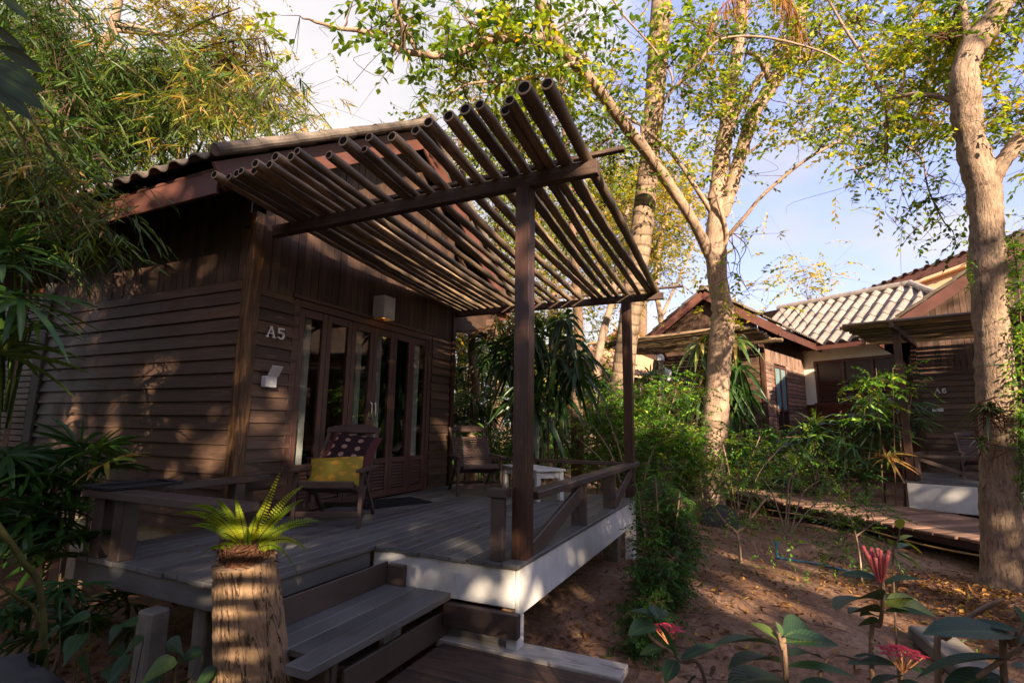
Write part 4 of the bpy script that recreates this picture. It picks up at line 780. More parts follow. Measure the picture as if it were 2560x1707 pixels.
# lamp post, hoses, blocks
lp = at(1657, 1060, 11.2); LP = thing('lamp_post', 'grey wooden post carrying a caged bulkhead lamp among the shrubs', 'lamp post', (lp[0], lp[1], gz(lp[0], lp[1])-.05)); tz = at(1660, 884, 11.2)[2]-gz(lp[0], lp[1])+.05
m_ = MB(); m_.box(-.05, -.045, 0, .05, .045, tz); m_.build('pole', 'concrete', LP, bevel=.004); m_ = MB(); m_.box(-.075, -.07, tz-.13, .075, .07, tz-.02); m_.box(-.06, -.055, tz-.0199, .06, .055, tz+.01); m_.build('cap', 'plastic', LP, bevel=.008)
m_ = MB(); q = np.array([.06, -.13, tz-.42]); m_.tube([q+(0, 0, -.15), q+(0, 0, -.12), q+(0, 0, .05), q+(0, 0, .1)], [.05, .085, .085, .06], 12); m_.build('lantern', 'plastic', LP, True); m_ = MB()
for z in (-.1, -.04, .02): m_.tube([q+np.array([.09*math.cos(t), .09*math.sin(t), z]) for t in np.linspace(0, 2*np.pi, 13)], .007, 5, 0, .5, False)
for t in np.linspace(0, 2*np.pi, 7)[:-1]: m_.tube([q+np.array([.09*math.cos(t), .09*math.sin(t), -.14]), q+np.array([.09*math.cos(t), .09*math.sin(t), .06])], .006, 5)
m_.tube([q+(0, 0, .09), q+(0, .06, .13), np.array([0, -.045, tz-.25])], .02, 7); m_.build('cage', 'acwhite', LP)
def gpx(px, py, d, dz=0): p = at(px, py, d); p[2] = gz(p[0], p[1])+dz; return p
m_ = MB(); h0 = [gpx(1940, 1350, 6.6, .015), gpx(2000, 1368, 6.4, .02), gpx(2060, 1385, 6.2, .015), gpx(2113, 1402, 6.0, .01), gpx(2190, 1425, 5.8, .005)]; m_.tube(bez(h0, 6), .012, 7); m_.tube([h0[0]-(0, 0, .03), h0[0]+(0, 0, .17)], .016, 7); m_.tube([h0[0]+(0, 0, .15), h0[0]+(0, 0, .19)], .02, 7)
tag(m_.build('hose', 'blue', None, True), 'turquoise irrigation pipe with a short riser lying on the soil', 'hose')
m_ = MB(); e0 = A-sd*.01+dr*2.2; m_.tube(bez([e0+dr*q+np.array([0, 0, -.14-.03*math.sin(q*2)])-sd*.02 for q in np.arange(0, 8, .8)], 5), .013, 6)
tag(m_.build('cable', 'cable', None, True), 'tan cable strung below the edge of the raised walkway', 'cable')
bp = gpx(2400, 1660, 3.4); m_ = MB(); m_.obox(bp+np.array([0, 0, .06]), (nrm([.8, .25, .12]), nrm([-.25, .8, 0]), np.cross(nrm([.8, .25, .12]), nrm([-.25, .8, 0]))), (.34, .12, .05)); tag(m_.build('concrete_slab', 'concrete', bevel=.012), 'pale concrete slab lying on the soil behind the red flowered shrub', 'slab')
cp = np.array([-1.20, -1.04, -.75]); m_ = MB(); m_.obox(cp+(0, 0, .31), ((0, 0, 1), (1, 0, 0), (0, 1, 0)), (.30, .055, .06)); tag(m_.build('concrete_post', 'concrete', bevel=.012), 'short mossy concrete post in front of the deck edge beside the palm stump', 'post')
def rock(label, c, s, seed):
    r_ = np.random.default_rng(seed); bm = bmesh.new(); bmesh.ops.create_icosphere(bm, subdivisions=3, radius=1); kk = r_.normal(size=(5, 3))
    for v in bm.verts: q = np.array(v.co); f = 1+.16*math.sin(q@kk[0]*2+1)+.12*math.sin(q@kk[1]*3.3)+.05*math.sin(q@kk[2]*8); v.co = Vector(q*f*np.array(s))
    me = bpy.data.meshes.new('boulder'); bm.to_mesh(me); bm.free(); me.materials.append(M['rock']); o_ = bpy.data.objects.new('boulder', me); sc.collection.objects.link(o_); o_.location = tuple(c); [setattr(p_, 'use_smooth', True) for p_ in me.polygons]; tag(o_, label, 'rock')
rock('dark boulder in the lower left corner under the fan palm', at(20, 1690, 2.25)-np.array([0, 0, .12]), (.20, .18, .2), 3)
rock('dark stones heaped round the foot of the forked tree beside the walkway', gpx(1800, 1330, 8.3), (.40, .32, .30), 5)

# ------------------------------------------------------------------ plants: kit
def ru(a, b, n=None): return RNG.uniform(a, b, n)
def rdir(n, zs=.5, zo=0.):
    d = RNG.normal(size=(n, 3)); d[:, 2] = d[:, 2]*zs+zo; return nrm(d)
def ribbon(mb, P, Q, w_, m=1, droop=0.):
    P = np.asarray(P, float).reshape(-1, 3); Q = np.asarray(Q, float).reshape(-1, 3); d = Q-P; ln = np.linalg.norm(d, axis=1)
    mb.leaves(P, nrm(d), ln, w_, nseg=3, prof=[1, .9, .75, .5], droop=droop, fold=.35, m=m)
def sprays(mb, P, D, ln, k, L, W, droop=.3, m=0, mt=1, r=None, ang=.85, tw=.006, nseg=2, lz=-.25, jit=.6, prof=None):
    """twigs with leaves set alternately along them"""
    P = np.asarray(P, float).reshape(-1, 3); n = len(P); D = nrm(D); ln = np.broadcast_to(np.asarray(ln, float), (n,))
    t = np.linspace(.12, 1, k); pos = P[:, None]+D[:, None]*(ln[:, None]*t)[..., None]; pos[..., 2] -= droop*ln[:, None]*t**2
    S = nrm(np.cross(D, (0, 0, 1.))+RNG.normal(size=(n, 3))*.15); sg = np.where(np.arange(k) % 2, 1., -1.); sg[-1] = 0
    d = D[:, None]*(1.1-ang*.5)+S[:, None]*(sg*ang)[None, :, None]+RNG.normal(size=(n, k, 3))*.2; d[..., 2] += lz
    rr = None if r is None else np.clip(np.repeat(np.broadcast_to(r, (n,)), k)+RNG.normal(size=n*k)*.12, 0, 1)
    mb.leaves(pos.reshape(-1, 3), d.reshape(-1, 3), ru(.65, 1.1, n*k)*L, ru(.75, 1.1, n*k)*W, nseg=nseg, r=rr, m=m, jit=jit, droop=.15, prof=prof)
    mb.leaves(P, D, ln, tw, nseg=3, prof=[1, .9, .7, .4], droop=droop, fold=.3, m=mt)
def limb(mb, pts, r0, r1, n=10, m=0, wob=.05, sub=8, flare=0.):
    P = bez(pts, sub); t = np.linspace(0, 1, len(P)); rad = r0+(r1-r0)*t+flare*np.exp(-t*len(P)/4.); rad = rad*(1+.05*np.sin(t*23+r0*99)); mb.tube(P, rad, n, m, None, True, wob); return P
def branch(mb, p, q, r0, r1, m=0, wig=.12, n=5):
    p = np.asarray(p, float); q = np.asarray(q, float); L = np.linalg.norm(q-p); pts = [p+(q-p)*t+RNG.normal(size=3)*wig*L*.5*math.sin(math.pi*t) for t in (0, .3, .6, 1)]
    P = bez(pts, 4); mb.tube(P, np.linspace(r0, r1, len(P)), n, m); return P
def pxpts(*a): return [at(*q) for q in a]
def region(mb, anchors, rects, L, W, k=9, ln=(.3, .6), hubr=.7, bm=1, drp=.35, rb=None, br=(.018, .006), zs=.5, twigs=True, tw=.006):
    """crown foliage: rects = (x0,y0,x1,y1,d0,d1,hubs,sprays per hub) in photo pixels and metres"""
    an = np.asarray(anchors, float); tot = 0; L *= 1.08; W *= 1.08
    for x0, y0, x1, y1, d0, d1, nh, ns in rects:
        ns = int(ns*1.7)
        for _ in range(nh):
            h = at(random.uniform(x0, x1), random.uniform(y0, y1), random.uniform(d0, d1)); a = an[np.argmin(np.linalg.norm(an-h, axis=1)+RNG.random(len(an))*.5)]
            if twigs: branch(mb, a, h, br[0], br[1], bm)
            P = h+RNG.normal(size=(ns, 3))*hubr*(.55, .55, .45); D = rdir(ns, zs, -.1)
            ribbon(mb, np.repeat(h[None], ns, 0), P, tw*1.6, bm, .05)
            base = random.random()*.5+.15 if rb is None else random.uniform(*rb)
            sprays(mb, P, D, ru(*ln, ns), k, L, W, drp, 0, bm, np.clip(base+RNG.normal(size=ns)*.18, 0, 1), tw=tw); tot += ns
def plant(name, label, cat, group, parts, parent_thing=None):
    """parts = [(part name, MB, materials, smooth)]; the first mesh is the base of the thing"""
    b0 = np.vstack([np.vstack(p[1].V) for p in parts if p[1].n]); i = np.argmin(b0[:, 2]); loc = b0[i]
    t = thing(name, label, cat, tuple(loc), 0, group)
    for nm, mb, mats, sm in parts:
        if mb.n: o_ = mb.build(nm, mats, t, sm); o_.location = tuple(-loc)
    return t
def fan(mb, P, D, size, nb=9, spread=1.9, w_=.05, droop=.35, r=None, m=0, lift=None):
    """palmate leaf: blades radiating from the end of its stalk"""
    D = nrm(D); Nv = nrm(np.array([0, 0, 1.])-D*D[2]+RNG.normal(size=3)*.25); S = nrm(np.cross(Nv, D)); a = np.linspace(-spread, spread, nb)+RNG.normal(size=nb)*.06
    d = D*np.cos(a)[:, None]+S*np.sin(a)[:, None]+Nv*.10; L = size*(.78+.22*np.cos(a*.7))*ru(.85, 1.08, nb)
    rr = (random.random()*.75 if r is None else r)+RNG.normal(size=nb)*.07
    mb.leaves(np.repeat(P[None], nb, 0), d, L, w_, N=np.repeat(Nv[None], nb, 0)+RNG.normal(size=(nb, 3))*.2, droop=droop*ru(.5, 1.4, nb), fold=.22, nseg=5, r=rr, m=m, prof=[.3, .85, 1, .95, .75, .22])
def fan_palm(name, label, base, fans, size, w_=.05, stems=True, mat='leaf_palm', group=None, cat='palm', nb=9, droop=.35, spread=1.9, pet=.25):
    """fans = [(point, direction, r)]; stalks run down to stems rising from base points"""
    lf, st = MB(), MB(); base = [np.asarray(b, float) for b in base]
    for P, D, r in fans:
        P = np.asarray(P, float); b = min(base, key=lambda q: np.linalg.norm((q-P)[:2])+random.random()*.15); D = nrm(D)
        h = b+np.array([0, 0, max(.1, (P[2]-b[2])*.72)]); h[:2] += (P[:2]-b[:2])*.25
        st.tube(bez([h, h*.5+P*.5+np.array([0, 0, .10*np.linalg.norm(P-h)]), P], 4), np.linspace(.008, .005, 9), 5, 1)
        fan(lf, P, D, size*random.uniform(.8, 1.15), nb, spread, w_, droop, r)
    for b in base:
        top = b+np.array([random.uniform(-.05, .05), random.uniform(-.05, .05), max(.3, max(f[0][2] for f in fans)-b[2]-.25)])
        st.tube(bez([b-(0, 0, .05), (b+top)/2+RNG.normal(size=3)*.03, top], 5), .016, 7, 0, None, True, .06)
    return plant(name, label, cat, group, [('stem', st, ['bark_mid', 'leaf_palm'], True), ('fronds', lf, [mat], True)])
def fans_px(rects):
    out = []
    for x0, y0, x1, y1, d0, d1, n_, *rr in rects:
        for _ in range(n_):
            P = at(random.uniform(x0, x1), random.uniform(y0, y1), random.uniform(d0, d1)); out.append((P, np.array([random.uniform(-1, .4), random.uniform(-1, 1), random.uniform(-.35, .5)]), random.uniform(*rr) if rr else None))
    return out
def rosette(mb, P, axis_, n, L, W, droop=.5, e0=-.3, e1=1.3, r=(.1, .7), nseg=5, m=0):
    ax = nrm(axis_); A_ = nrm(np.cross(ax, (.3, .5, .2))); B_ = np.cross(ax, A_); ph = np.arange(n)*2.399+random.random()*6; el = np.linspace(e0, e1, n)+RNG.normal(size=n)*.1
    d = (A_*np.cos(ph)[:, None]+B_*np.sin(ph)[:, None])*np.cos(el)[:, None]+ax*np.sin(el)[:, None]
    mb.leaves(np.repeat(np.asarray(P, float)[None], n, 0)+d*.03, d, ru(.75, 1.1, n)*L, W, N=np.repeat(ax[None], n, 0)+RNG.normal(size=(n, 3))*.25, droop=droop*ru(.6, 1.3, n), fold=.2, nseg=nseg, r=np.clip(np.linspace(r[0], r[1], n)+RNG.normal(size=n)*.12, 0, 1), m=m)
def frond(mb, P, D, L, pl, pw, droop=.5, k=26, r=(.2, .8), m=0, mt=1, dpin=.1, mroot=.25, nv=(0, 0, 1.)):
    """pinnate frond: leaflets along an arching midrib"""
    P = np.asarray(P, float); D = nrm(D); t = np.linspace(.06, 1, k); pos = P+D*(L*t)[:, None]; pos[:, 2] -= droop*L*t**2; tan = D-np.array([0, 0, 2*droop])*t[:, None]; tan = nrm(tan)
    S = nrm(np.cross(D, nv)); ln = pl*np.clip(np.minimum(t/mroot*.8+.3, 1)*(1.03-t**2.2), .08, 1); rr = np.linspace(r[1], r[0], k)
    Up = np.cross(S, tan)
    for s_ in (-1, 1): mb.leaves(pos, tan*.25+S*s_+Up*.1, ln, pw, N=Up+RNG.normal(size=(k, 3))*.12, droop=dpin, fold=.05, nseg=2, prof=[.85, 1, .3], r=rr+RNG.normal(size=k)*.05, m=m)
    mb.tube(np.vstack([P, pos]), np.linspace(.0035, .001, k+1), 4, mt, .6)

# ------------------------------------------------------------------ trees
G_TREE = 'garden trees with bare trunks'
# forked pale tree on the right of the deck, with its leaning limb
tr = MB(); lf = MB(); an = []
gb = gpx(1772, 1300, 10.0, -.12)
an += list(limb(tr, [gb, at(1774, 1215, 10), at(1786, 1080, 10), at(1792, 980, 10), at(1800, 880, 10), at(1808, 790, 10), at(1794, 700, 10), at(1789, 590, 10), at(1796, 490, 10)], .262, .165, 16, flare=.10))[-9:]
an += list(limb(tr, pxpts((1790, 500, 10), (1803, 400, 10), (1815, 325, 10), (1826, 214, 10), (1849, 96, 10.1), (1857, -20, 10.2), (1862, -200, 10.3)), .155, .10, 12))
an += list(limb(tr, pxpts((1803, 540, 10.), (1828, 470, 9.9), (1853, 383, 9.9), (1884, 287, 9.9), (1930, 214, 9.9), (1968, 134, 9.9), (1991, 65, 9.9), (2025, -30, 9.9), (2060, -160, 9.9)), .13, .11, 12))
an += list(limb(tr, pxpts((1808, 392, 10), (1834, 306, 9.9), (1861, 249, 9.8), (1915, 172, 9.7), (1960, 90, 9.6)), .075, .04, 9))
an += list(limb(tr, pxpts((1930, 214, 9.9), (1900, 150, 9.6), (1868, 130, 9.4)), .07, .035, 8))
an += list(limb(tr, pxpts((1960, 140, 9.9), (2010, 150, 9.6), (2080, 95, 9.3), (2140, 40, 9.1)), .07, .03, 8))
limb(tr, pxpts((1868, 386, 9.9), (1900, 360, 9.8), (1932, 325, 9.75)), .03, .014, 6)
LN = limb(tr, pxpts((1798, 690, 9.95), (1775, 640, 9.9), (1757, 600, 9.8), (1720, 533, 9.5), (1633, 403, 8.9), (1556, 305, 8.3), (1491, 218, 7.8), (1415, 131, 7.4), (1366, 54, 7.1), (1348, -20, 6.9), (1335, -150, 6.6)), .106, .078, 12); lean = list(LN)
B1 = list(limb(tr, pxpts((1385, 92, 7.25), (1340, 97, 7.15), (1284, 97, 7.0), (1230, 100, 6.9), (1197, 109, 6.8), (1145, 132, 6.7), (1099, 140, 6.6), (1050, 135, 6.5), (1001, 126, 6.4), (970, 105, 6.3), (903, 78, 6.2), (850, 72, 6.1), (784, 54, 6.0)), .075, .018, 9))
B2 = list(limb(tr, pxpts((1010, 128, 6.4), (1005, 70, 6.2), (985, 10, 6.0), (975, -60, 5.9)), .03, .015, 6)); B2 += list(limb(tr, pxpts((1045, 135, 6.5), (1020, 85, 6.35), (998, 40, 6.2), (1000, -40, 6.)), .034, .018, 6))
B2 += list(limb(tr, pxpts((1200, 90, 6.8), (1170, 50, 6.7), (1150, 10, 6.6), (1140, -60, 6.5)), .02, .012, 6))
B3 = list(limb(tr, pxpts((1470, 150, 7.7), (1430, 160, 7.4), (1347, 191, 7.2), (1260, 203, 7.0), (1175, 210, 6.9), (1118, 237, 6.8)), .035, .01, 7))
B4 = list(limb(tr, pxpts((1630, 400, 8.9), (1605, 330, 8.7), (1620, 300, 8.6), (1700, 205, 8.3), (1745, 160, 8.1), (1800, 100, 8.0), (1910, 94, 8.0), (2044, 126, 8.0), (2110, 160, 8)), .03, .014, 7))
B4 += list(limb(tr, pxpts((1600, 340, 8.7), (1680, 215, 8.2), (1640, 130, 8.0), (1560, 40, 7.8), (1520, -20, 7.7)), .018, .012, 6))
B5 = list(limb(tr, pxpts((1781, 535, 10), (1740, 470, 9.8), (1680, 385, 9.6), (1610, 320, 9.4), (1560, 290, 9.3)), .05, .02, 7))
B6 = list(limb(tr, pxpts((1812, 600, 9.9), (1860, 545, 9.6), (1914, 482, 9.4), (2018, 398, 9.1), (2121, 344, 8.9), (2250, 290, 8.6)), .045, .015, 7))
limb(tr, pxpts((1800, 640, 9.9), (1817, 590, 9.8), (1800, 520, 9.75), (1785, 470, 9.7)), .05, .02, 7)
near = B1+B2; 
region(lf, near, [(740, -20, 1000, 110, 5.6, 6.4, 4, 2), (920, -30, 1300, 80, 6.0, 7.0, 13, 4), (1100, 110, 1480, 230, 6.6, 7.6, 12, 5), (1250, -20, 1500, 110, 6.4, 7.4, 6, 5)], .115, .066, 8, (.3, .55), .5, 1, .4, (.1, .65), (.014, .006))
region(lf, lean+B3+B4, [(1080, 150, 1420, 330, 7.2, 8.4, 16, 6), (1380, 60, 1700, 300, 7.4, 8.8, 9, 5), (1450, 250, 1720, 450, 8.6, 9.6, 8, 4), (1600, -20, 1850, 200, 7.8, 8.8, 12, 5)], .10, .058, 8, (.3, .55), .5, 1, .4, (.15, .8), (.012, .005))
region(lf, an+B4+B5+B6, [(1700, -20, 2000, 330, 8.8, 10.2, 22, 6), (1760, 180, 1900, 420, 9.2, 10, 8, 5), (1930, -20, 2300, 180, 8.5, 9.8, 24, 7), (1980, 130, 2330, 330, 8.4, 9.4, 22, 6), (2030, 300, 2260, 420, 8.4, 9.2, 9, 4), (1700, 300, 1830, 420, 9.4, 10, 4, 4), (1800, 560, 1930, 760, 9.2, 9.8, 5, 4)], .095, .055, 8, (.3, .5), .55, 1, .4, (.2, .85), (.012, .004))
for _ in range(70):  # bare hanging twigs
    a = near[random.randrange(len(near))] if _ < 30 else (lean+B3+B4+B6)[random.randrange(len(lean+B3+B4+B6))]; branch(lf, a, a+RNG.normal(size=3)*(.5, .5, .4)-(0, 0, .25), .006, .002, 1, .5, 3)
plant('tree', 'pale forked tree beside the deck whose bent limb arches left over the pergola', 'tree', G_TREE, [('trunk', tr, ['bark_light'], True), ('crown', lf, ['leaf_mid', 'twig'], True)])
# thick tree on the right
tr = MB(); lf = MB(); an = []
an += list(limb(tr, [gpx(2507, 1500, 5.1, -.08), at(2504, 1400, 5.1), at(2502, 1275, 5.1), at(2496, 1141, 5.1), at(2491, 1007, 5.1), at(2483, 873, 5.1), at(2473, 739, 5.1), at(2468, 650, 5.1), at(2466, 560, 5.1), at(2460, 470, 5.1)], .157, .132, 20, flare=.08))[-4:]
an += list(limb(tr, pxpts((2461, 480, 5.1), (2437, 395, 5.1), (2420, 320, 5.1), (2413, 240, 5.1), (2412, 180, 5.1), (2432, 120, 5.15), (2467, 70, 5.2), (2500, 15, 5.2), (2535, -60, 5.25), (2570, -180, 5.3)), .128, .10, 14))
an += list(limb(tr, pxpts((2468, 505, 5.1), (2484, 440, 5.05), (2515, 395, 5.), (2565, 333, 4.95), (2630, 270, 4.9), (2700, 180, 4.9)), .085, .06, 10)); an += list(limb(tr, pxpts((2424, 130, 5.15), (2414, 70, 5.3), (2404, -10, 5.5), (2396, -120, 5.6)), .045, .03, 8))
B7 = list(limb(tr, pxpts((2405, 270, 5.1), (2370, 250, 5.3), (2300, 235, 5.5), (2210, 235, 5.8), (2150, 130, 6.1), (2105, 60, 6.3), (2060, -20, 6.5)), .028, .012, 6)); B7 += list(limb(tr, pxpts((2212, 236, 5.8), (2218, 330, 5.9), (2200, 400, 5.95), (2110, 430, 6.1)), .022, .008, 6)); B7 += list(limb(tr, pxpts((2260, 360, 5.8), (2305, 400, 5.7), (2320, 470, 5.6), (2350, 540, 5.6)), .014, .005, 5))
region(lf, an+B7, [(2250, -20, 2440, 180, 5.2, 6.2, 24, 7), (2130, 150, 2420, 330, 5.4, 6.2, 20, 6), (2480, -20, 2620, 330, 4.9, 5.6, 20, 6), (2080, 330, 2330, 470, 5.6, 6.3, 9, 3), (2200, 440, 2400, 620, 5.4, 5.9, 8, 3), (2380, 60, 2440, 200, 5.5, 6., 6, 6), (2540, 300, 2640, 420, 4.9, 5.3, 4, 4)], .062, .034, 9, (.18, .34), .32, 1, .4, (.2, .85), (.008, .003), tw=.004)
for _ in range(26): a = B7[random.randrange(len(B7))]; branch(lf, a, a+RNG.normal(size=3)*(.3, .3, .3)-(0, 0, .4), .004, .0015, 1, .6, 3)
nest = MB(); nc = at(2370, 95, 5.35)
for _ in range(60): d = rdir(1)[0]; nest.tube([nc+d*.03, nc+d*.05+rdir(1)[0]*.13], .004, 4, 0)
wrs = []
for (x, y) in ((2486, 915), (2497, 1119)): wr = MB(); wrs.append(('wire', wr, ['wire'], False)); c_ = at(x, y, 5.1); wr.tube([c_+np.array([.163*math.cos(q), .163*math.sin(q), .004*math.sin(q*3)]) for q in np.linspace(0, 2*np.pi, 25)], .003, 4, 0, .5, False)
plant('tree', 'thick furrowed tree forking high up and carrying small plants in front of the bungalow A6', 'tree', G_TREE, [('trunk', tr, ['bark_rough'], True), ('crown', lf, ['leaf_mid', 'twig'], True), ('nest', nest, ['fibre'], False)]+wrs)
# tall ringed palm
tr = MB(); lf = MB(); limb(tr, [gpx(1528, 1280, 9.8, -.1)]+[at(x_, y_, 9.8) for x_, y_ in ((1537, 1143), (1553, 980), (1575, 790), (1600, 610), (1622, 414), (1639, 218), (1654, 0), (1662, -180), (1668, -420))], .225, .165, 16, wob=.02, flare=.06)
tp = at(1668, -420, 9.8)
for k in range(9): d = np.array([math.cos(k*.7+.4), math.sin(k*.7+.4), .5]); frond(lf, tp, d, 2.6, .5, .035, .55, 34, (.1, .5), 0, 2)
dry = MB()
for (x0, y0, x1, y1) in ((1900, -60, 1706, 190), (1930, -40, 2010, 90)):
    p = at(x0, y0, 8.6); q = at(x1, y1, 8.6); P = bez([p, (p+q)/2+np.array([0, 0, .30]), q], 12); dry.tube(P, np.linspace(.02, .006, len(P)), 5, 0)
    for pt in P[2:]: n_ = 5; dry.leaves(np.repeat(pt[None], n_, 0)+RNG.normal(size=(n_, 3))*.03, np.array([0, 0, -1.])+RNG.normal(size=(n_, 3))*.18, ru(.35, .75, n_), .016, nseg=3, prof=[1, .9, .6, .1], droop=0, r=ru(.3, .9, n_))
plant('palm', 'tall slender palm with a ringed trunk rising behind the far pergola post', 'palm tree', None, [('trunk', tr, ['bark_palm'], True), ('crown', lf, ['leaf_palm', 'twig', 'stem'], True), ('dead_frond', dry, ['leaf_dry'], True)])
# slimmer trees behind the deck
def slim(label, pts, r0, r1, mat, rects, L=.07, W=.04, lm='leaf_small', rb=(.2, .8), extra=None, hub=.7, ln=(.25, .5), k=9, pit=False):
    tr = MB(); lf = MB(); P = limb(tr, pts, r0, r1, 12, flare=r0*.4); an = list(P[len(P)//2:])
    for e in extra or (): an += list(limb(tr, e[0], e[1], e[2], 8))
    region(lf, an, rects, L, W, k, ln, hub, 1, .35, rb, (.014, .005)); return plant('tree', label, 'tree', G_TREE, [('trunk', tr, [mat], True), ('crown', lf, [lm, 'twig'], True)])
slim('mid sized tree with a smooth brown trunk behind the low white table', [gpx(1445, 1200, 9.2, -.1), at(1442, 1000, 9.2), at(1447, 860, 9.2), at(1440, 700, 9.2), at(1428, 500, 9.4), at(1410, 300, 9.6), at(1400, 150, 9.8)], .105, .05, 'bark_mid',
     [(1120, 180, 1560, 420, 9.0, 10.8, 26, 8), (1040, 240, 1300, 520, 9.4, 11, 12, 7), (1300, 320, 1600, 560, 9.0, 10.5, 14, 6)], .075, .042, 'leaf_mid', (.1, .7), [(pxpts((1428, 500, 9.4), (1470, 400, 9.3), (1530, 330, 9.2)), .04, .015), (pxpts((1436, 640, 9.3), (1340, 480, 9.6), (1290, 330, 9.8), (1270, 200, 10)), .05, .02)])
slim('thin brown tree with a green band round its trunk beyond the far lounge chair', [gpx(1182, 1180, 9.0, -.1), at(1183, 1060, 9.0), at(1188, 960, 9.0), at(1180, 900, 9.0), at(1179, 840, 9.0), at(1170, 700, 9.1), at(1160, 480, 9.2), at(1150, 330, 9.3)], .085, .05, 'bark_mid',
     [(1020, 330, 1240, 560, 9, 10.4, 9, 6)], .07, .04, 'leaf_mid', (.1, .6))
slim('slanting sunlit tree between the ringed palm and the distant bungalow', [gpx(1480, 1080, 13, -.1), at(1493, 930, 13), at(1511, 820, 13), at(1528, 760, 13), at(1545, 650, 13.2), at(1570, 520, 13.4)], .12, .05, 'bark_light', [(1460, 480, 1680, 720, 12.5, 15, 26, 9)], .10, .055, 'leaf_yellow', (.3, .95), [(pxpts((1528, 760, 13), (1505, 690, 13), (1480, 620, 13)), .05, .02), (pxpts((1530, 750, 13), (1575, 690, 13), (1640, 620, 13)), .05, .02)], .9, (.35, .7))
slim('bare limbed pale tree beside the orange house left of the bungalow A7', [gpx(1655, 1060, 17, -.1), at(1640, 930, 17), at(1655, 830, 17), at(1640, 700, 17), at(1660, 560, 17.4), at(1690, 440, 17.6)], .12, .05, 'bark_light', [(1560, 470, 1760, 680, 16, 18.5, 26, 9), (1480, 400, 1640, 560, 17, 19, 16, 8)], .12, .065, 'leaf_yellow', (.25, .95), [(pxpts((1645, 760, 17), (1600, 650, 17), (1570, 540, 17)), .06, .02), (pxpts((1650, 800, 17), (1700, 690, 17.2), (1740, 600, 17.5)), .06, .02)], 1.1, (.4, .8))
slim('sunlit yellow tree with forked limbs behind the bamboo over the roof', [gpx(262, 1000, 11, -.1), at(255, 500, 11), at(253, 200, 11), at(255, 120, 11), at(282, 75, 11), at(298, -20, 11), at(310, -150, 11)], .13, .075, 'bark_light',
     [(330, -40, 600, 120, 9.5, 12, 22, 8), (380, 90, 640, 280, 9.5, 12, 34, 9), (560, 60, 700, 180, 9.2, 11, 4, 4), (600, 190, 740, 320, 9.4, 11, 10, 6), (430, 240, 740, 380, 9.5, 11.5, 18, 9), (60, -40, 330, 160, 10.5, 12, 12, 6), (180, 120, 420, 320, 10.5, 12, 16, 8)], .075, .038, 'leaf_yellow', (.35, 1.0),
     [(pxpts((256, 120, 11), (225, 75, 11), (185, 30, 11), (150, -40, 11)), .06, .03), (pxpts((270, 60, 11), (350, 70, 10.6), (430, 90, 10.3), (520, 50, 10), (600, 20, 9.8)), .05, .012), (pxpts((280, 75, 11), (380, 90, 10.6), (450, 140, 10.4), (540, 110, 10), (660, 95, 9.8)), .05, .012), (pxpts((320, 180, 11), (380, 160, 10.6), (480, 130, 10.3), (560, 140, 10)), .045, .012), (pxpts((262, 0, 11), (285, 70, 10.7), (310, 130, 10.4), (325, 185, 10.2)), .03, .02)], .75, (.3, .55))
for lab, x, y, d, h, ln_, c in (('dense green tree standing behind the house roof and pergola', 1240, 1000, 14, 420, 'leaf_mid', 30), ('bushy yellow green tree glowing behind the gap under the eave', 1150, 1020, 16, 700, 'leaf_yellow', 40), ('broad green tree far behind the distant bungalow', 1380, 960, 26, 560, 'leaf_small', 44), ('broad pale tree far behind the ringed palm', 1600, 960, 30, 430, 'leaf_yellow', 40), ('dark green tree filling the view past the house corner and banded trunk', 1180, 1000, 15, 860, 'leaf_dark', 44), ('dark green tree filling the view behind the dracaena clump', 1330, 1000, 16, 860, 'leaf_mid', 40), ('small far treetop showing above the hipped roof', 2020, 960, 30, 690, 'leaf_yellow', 8), ('dark leafy tree behind the slatted screen at the near end of the house', 20, 1000, 9, 100, 'leaf_mid', 40), ('leafy tree closing the view beyond the bungalow A6', 2520, 900, 22, 640, 'leaf_mid', 20)):
    w_ = 150 if c > 20 else 60; ht = h if c > 20 else h+60; slim(lab, [gpx(x, y, d, -.2), at(x+5, (y+ht)/2, d), at(x, ht, d)], .012*d, .05, 'bark_mid', [(x-w_, h-60, x+w_, h+230, d-1, d+2, c, 10)] if c > 20 else [(x-35, h-30, x+45, h+60, d-1, d+1, c, 5)], .0075*d, .0042*d, ln_, (.15, .85), None, .065*d, (.03*d, .05*d), 9)

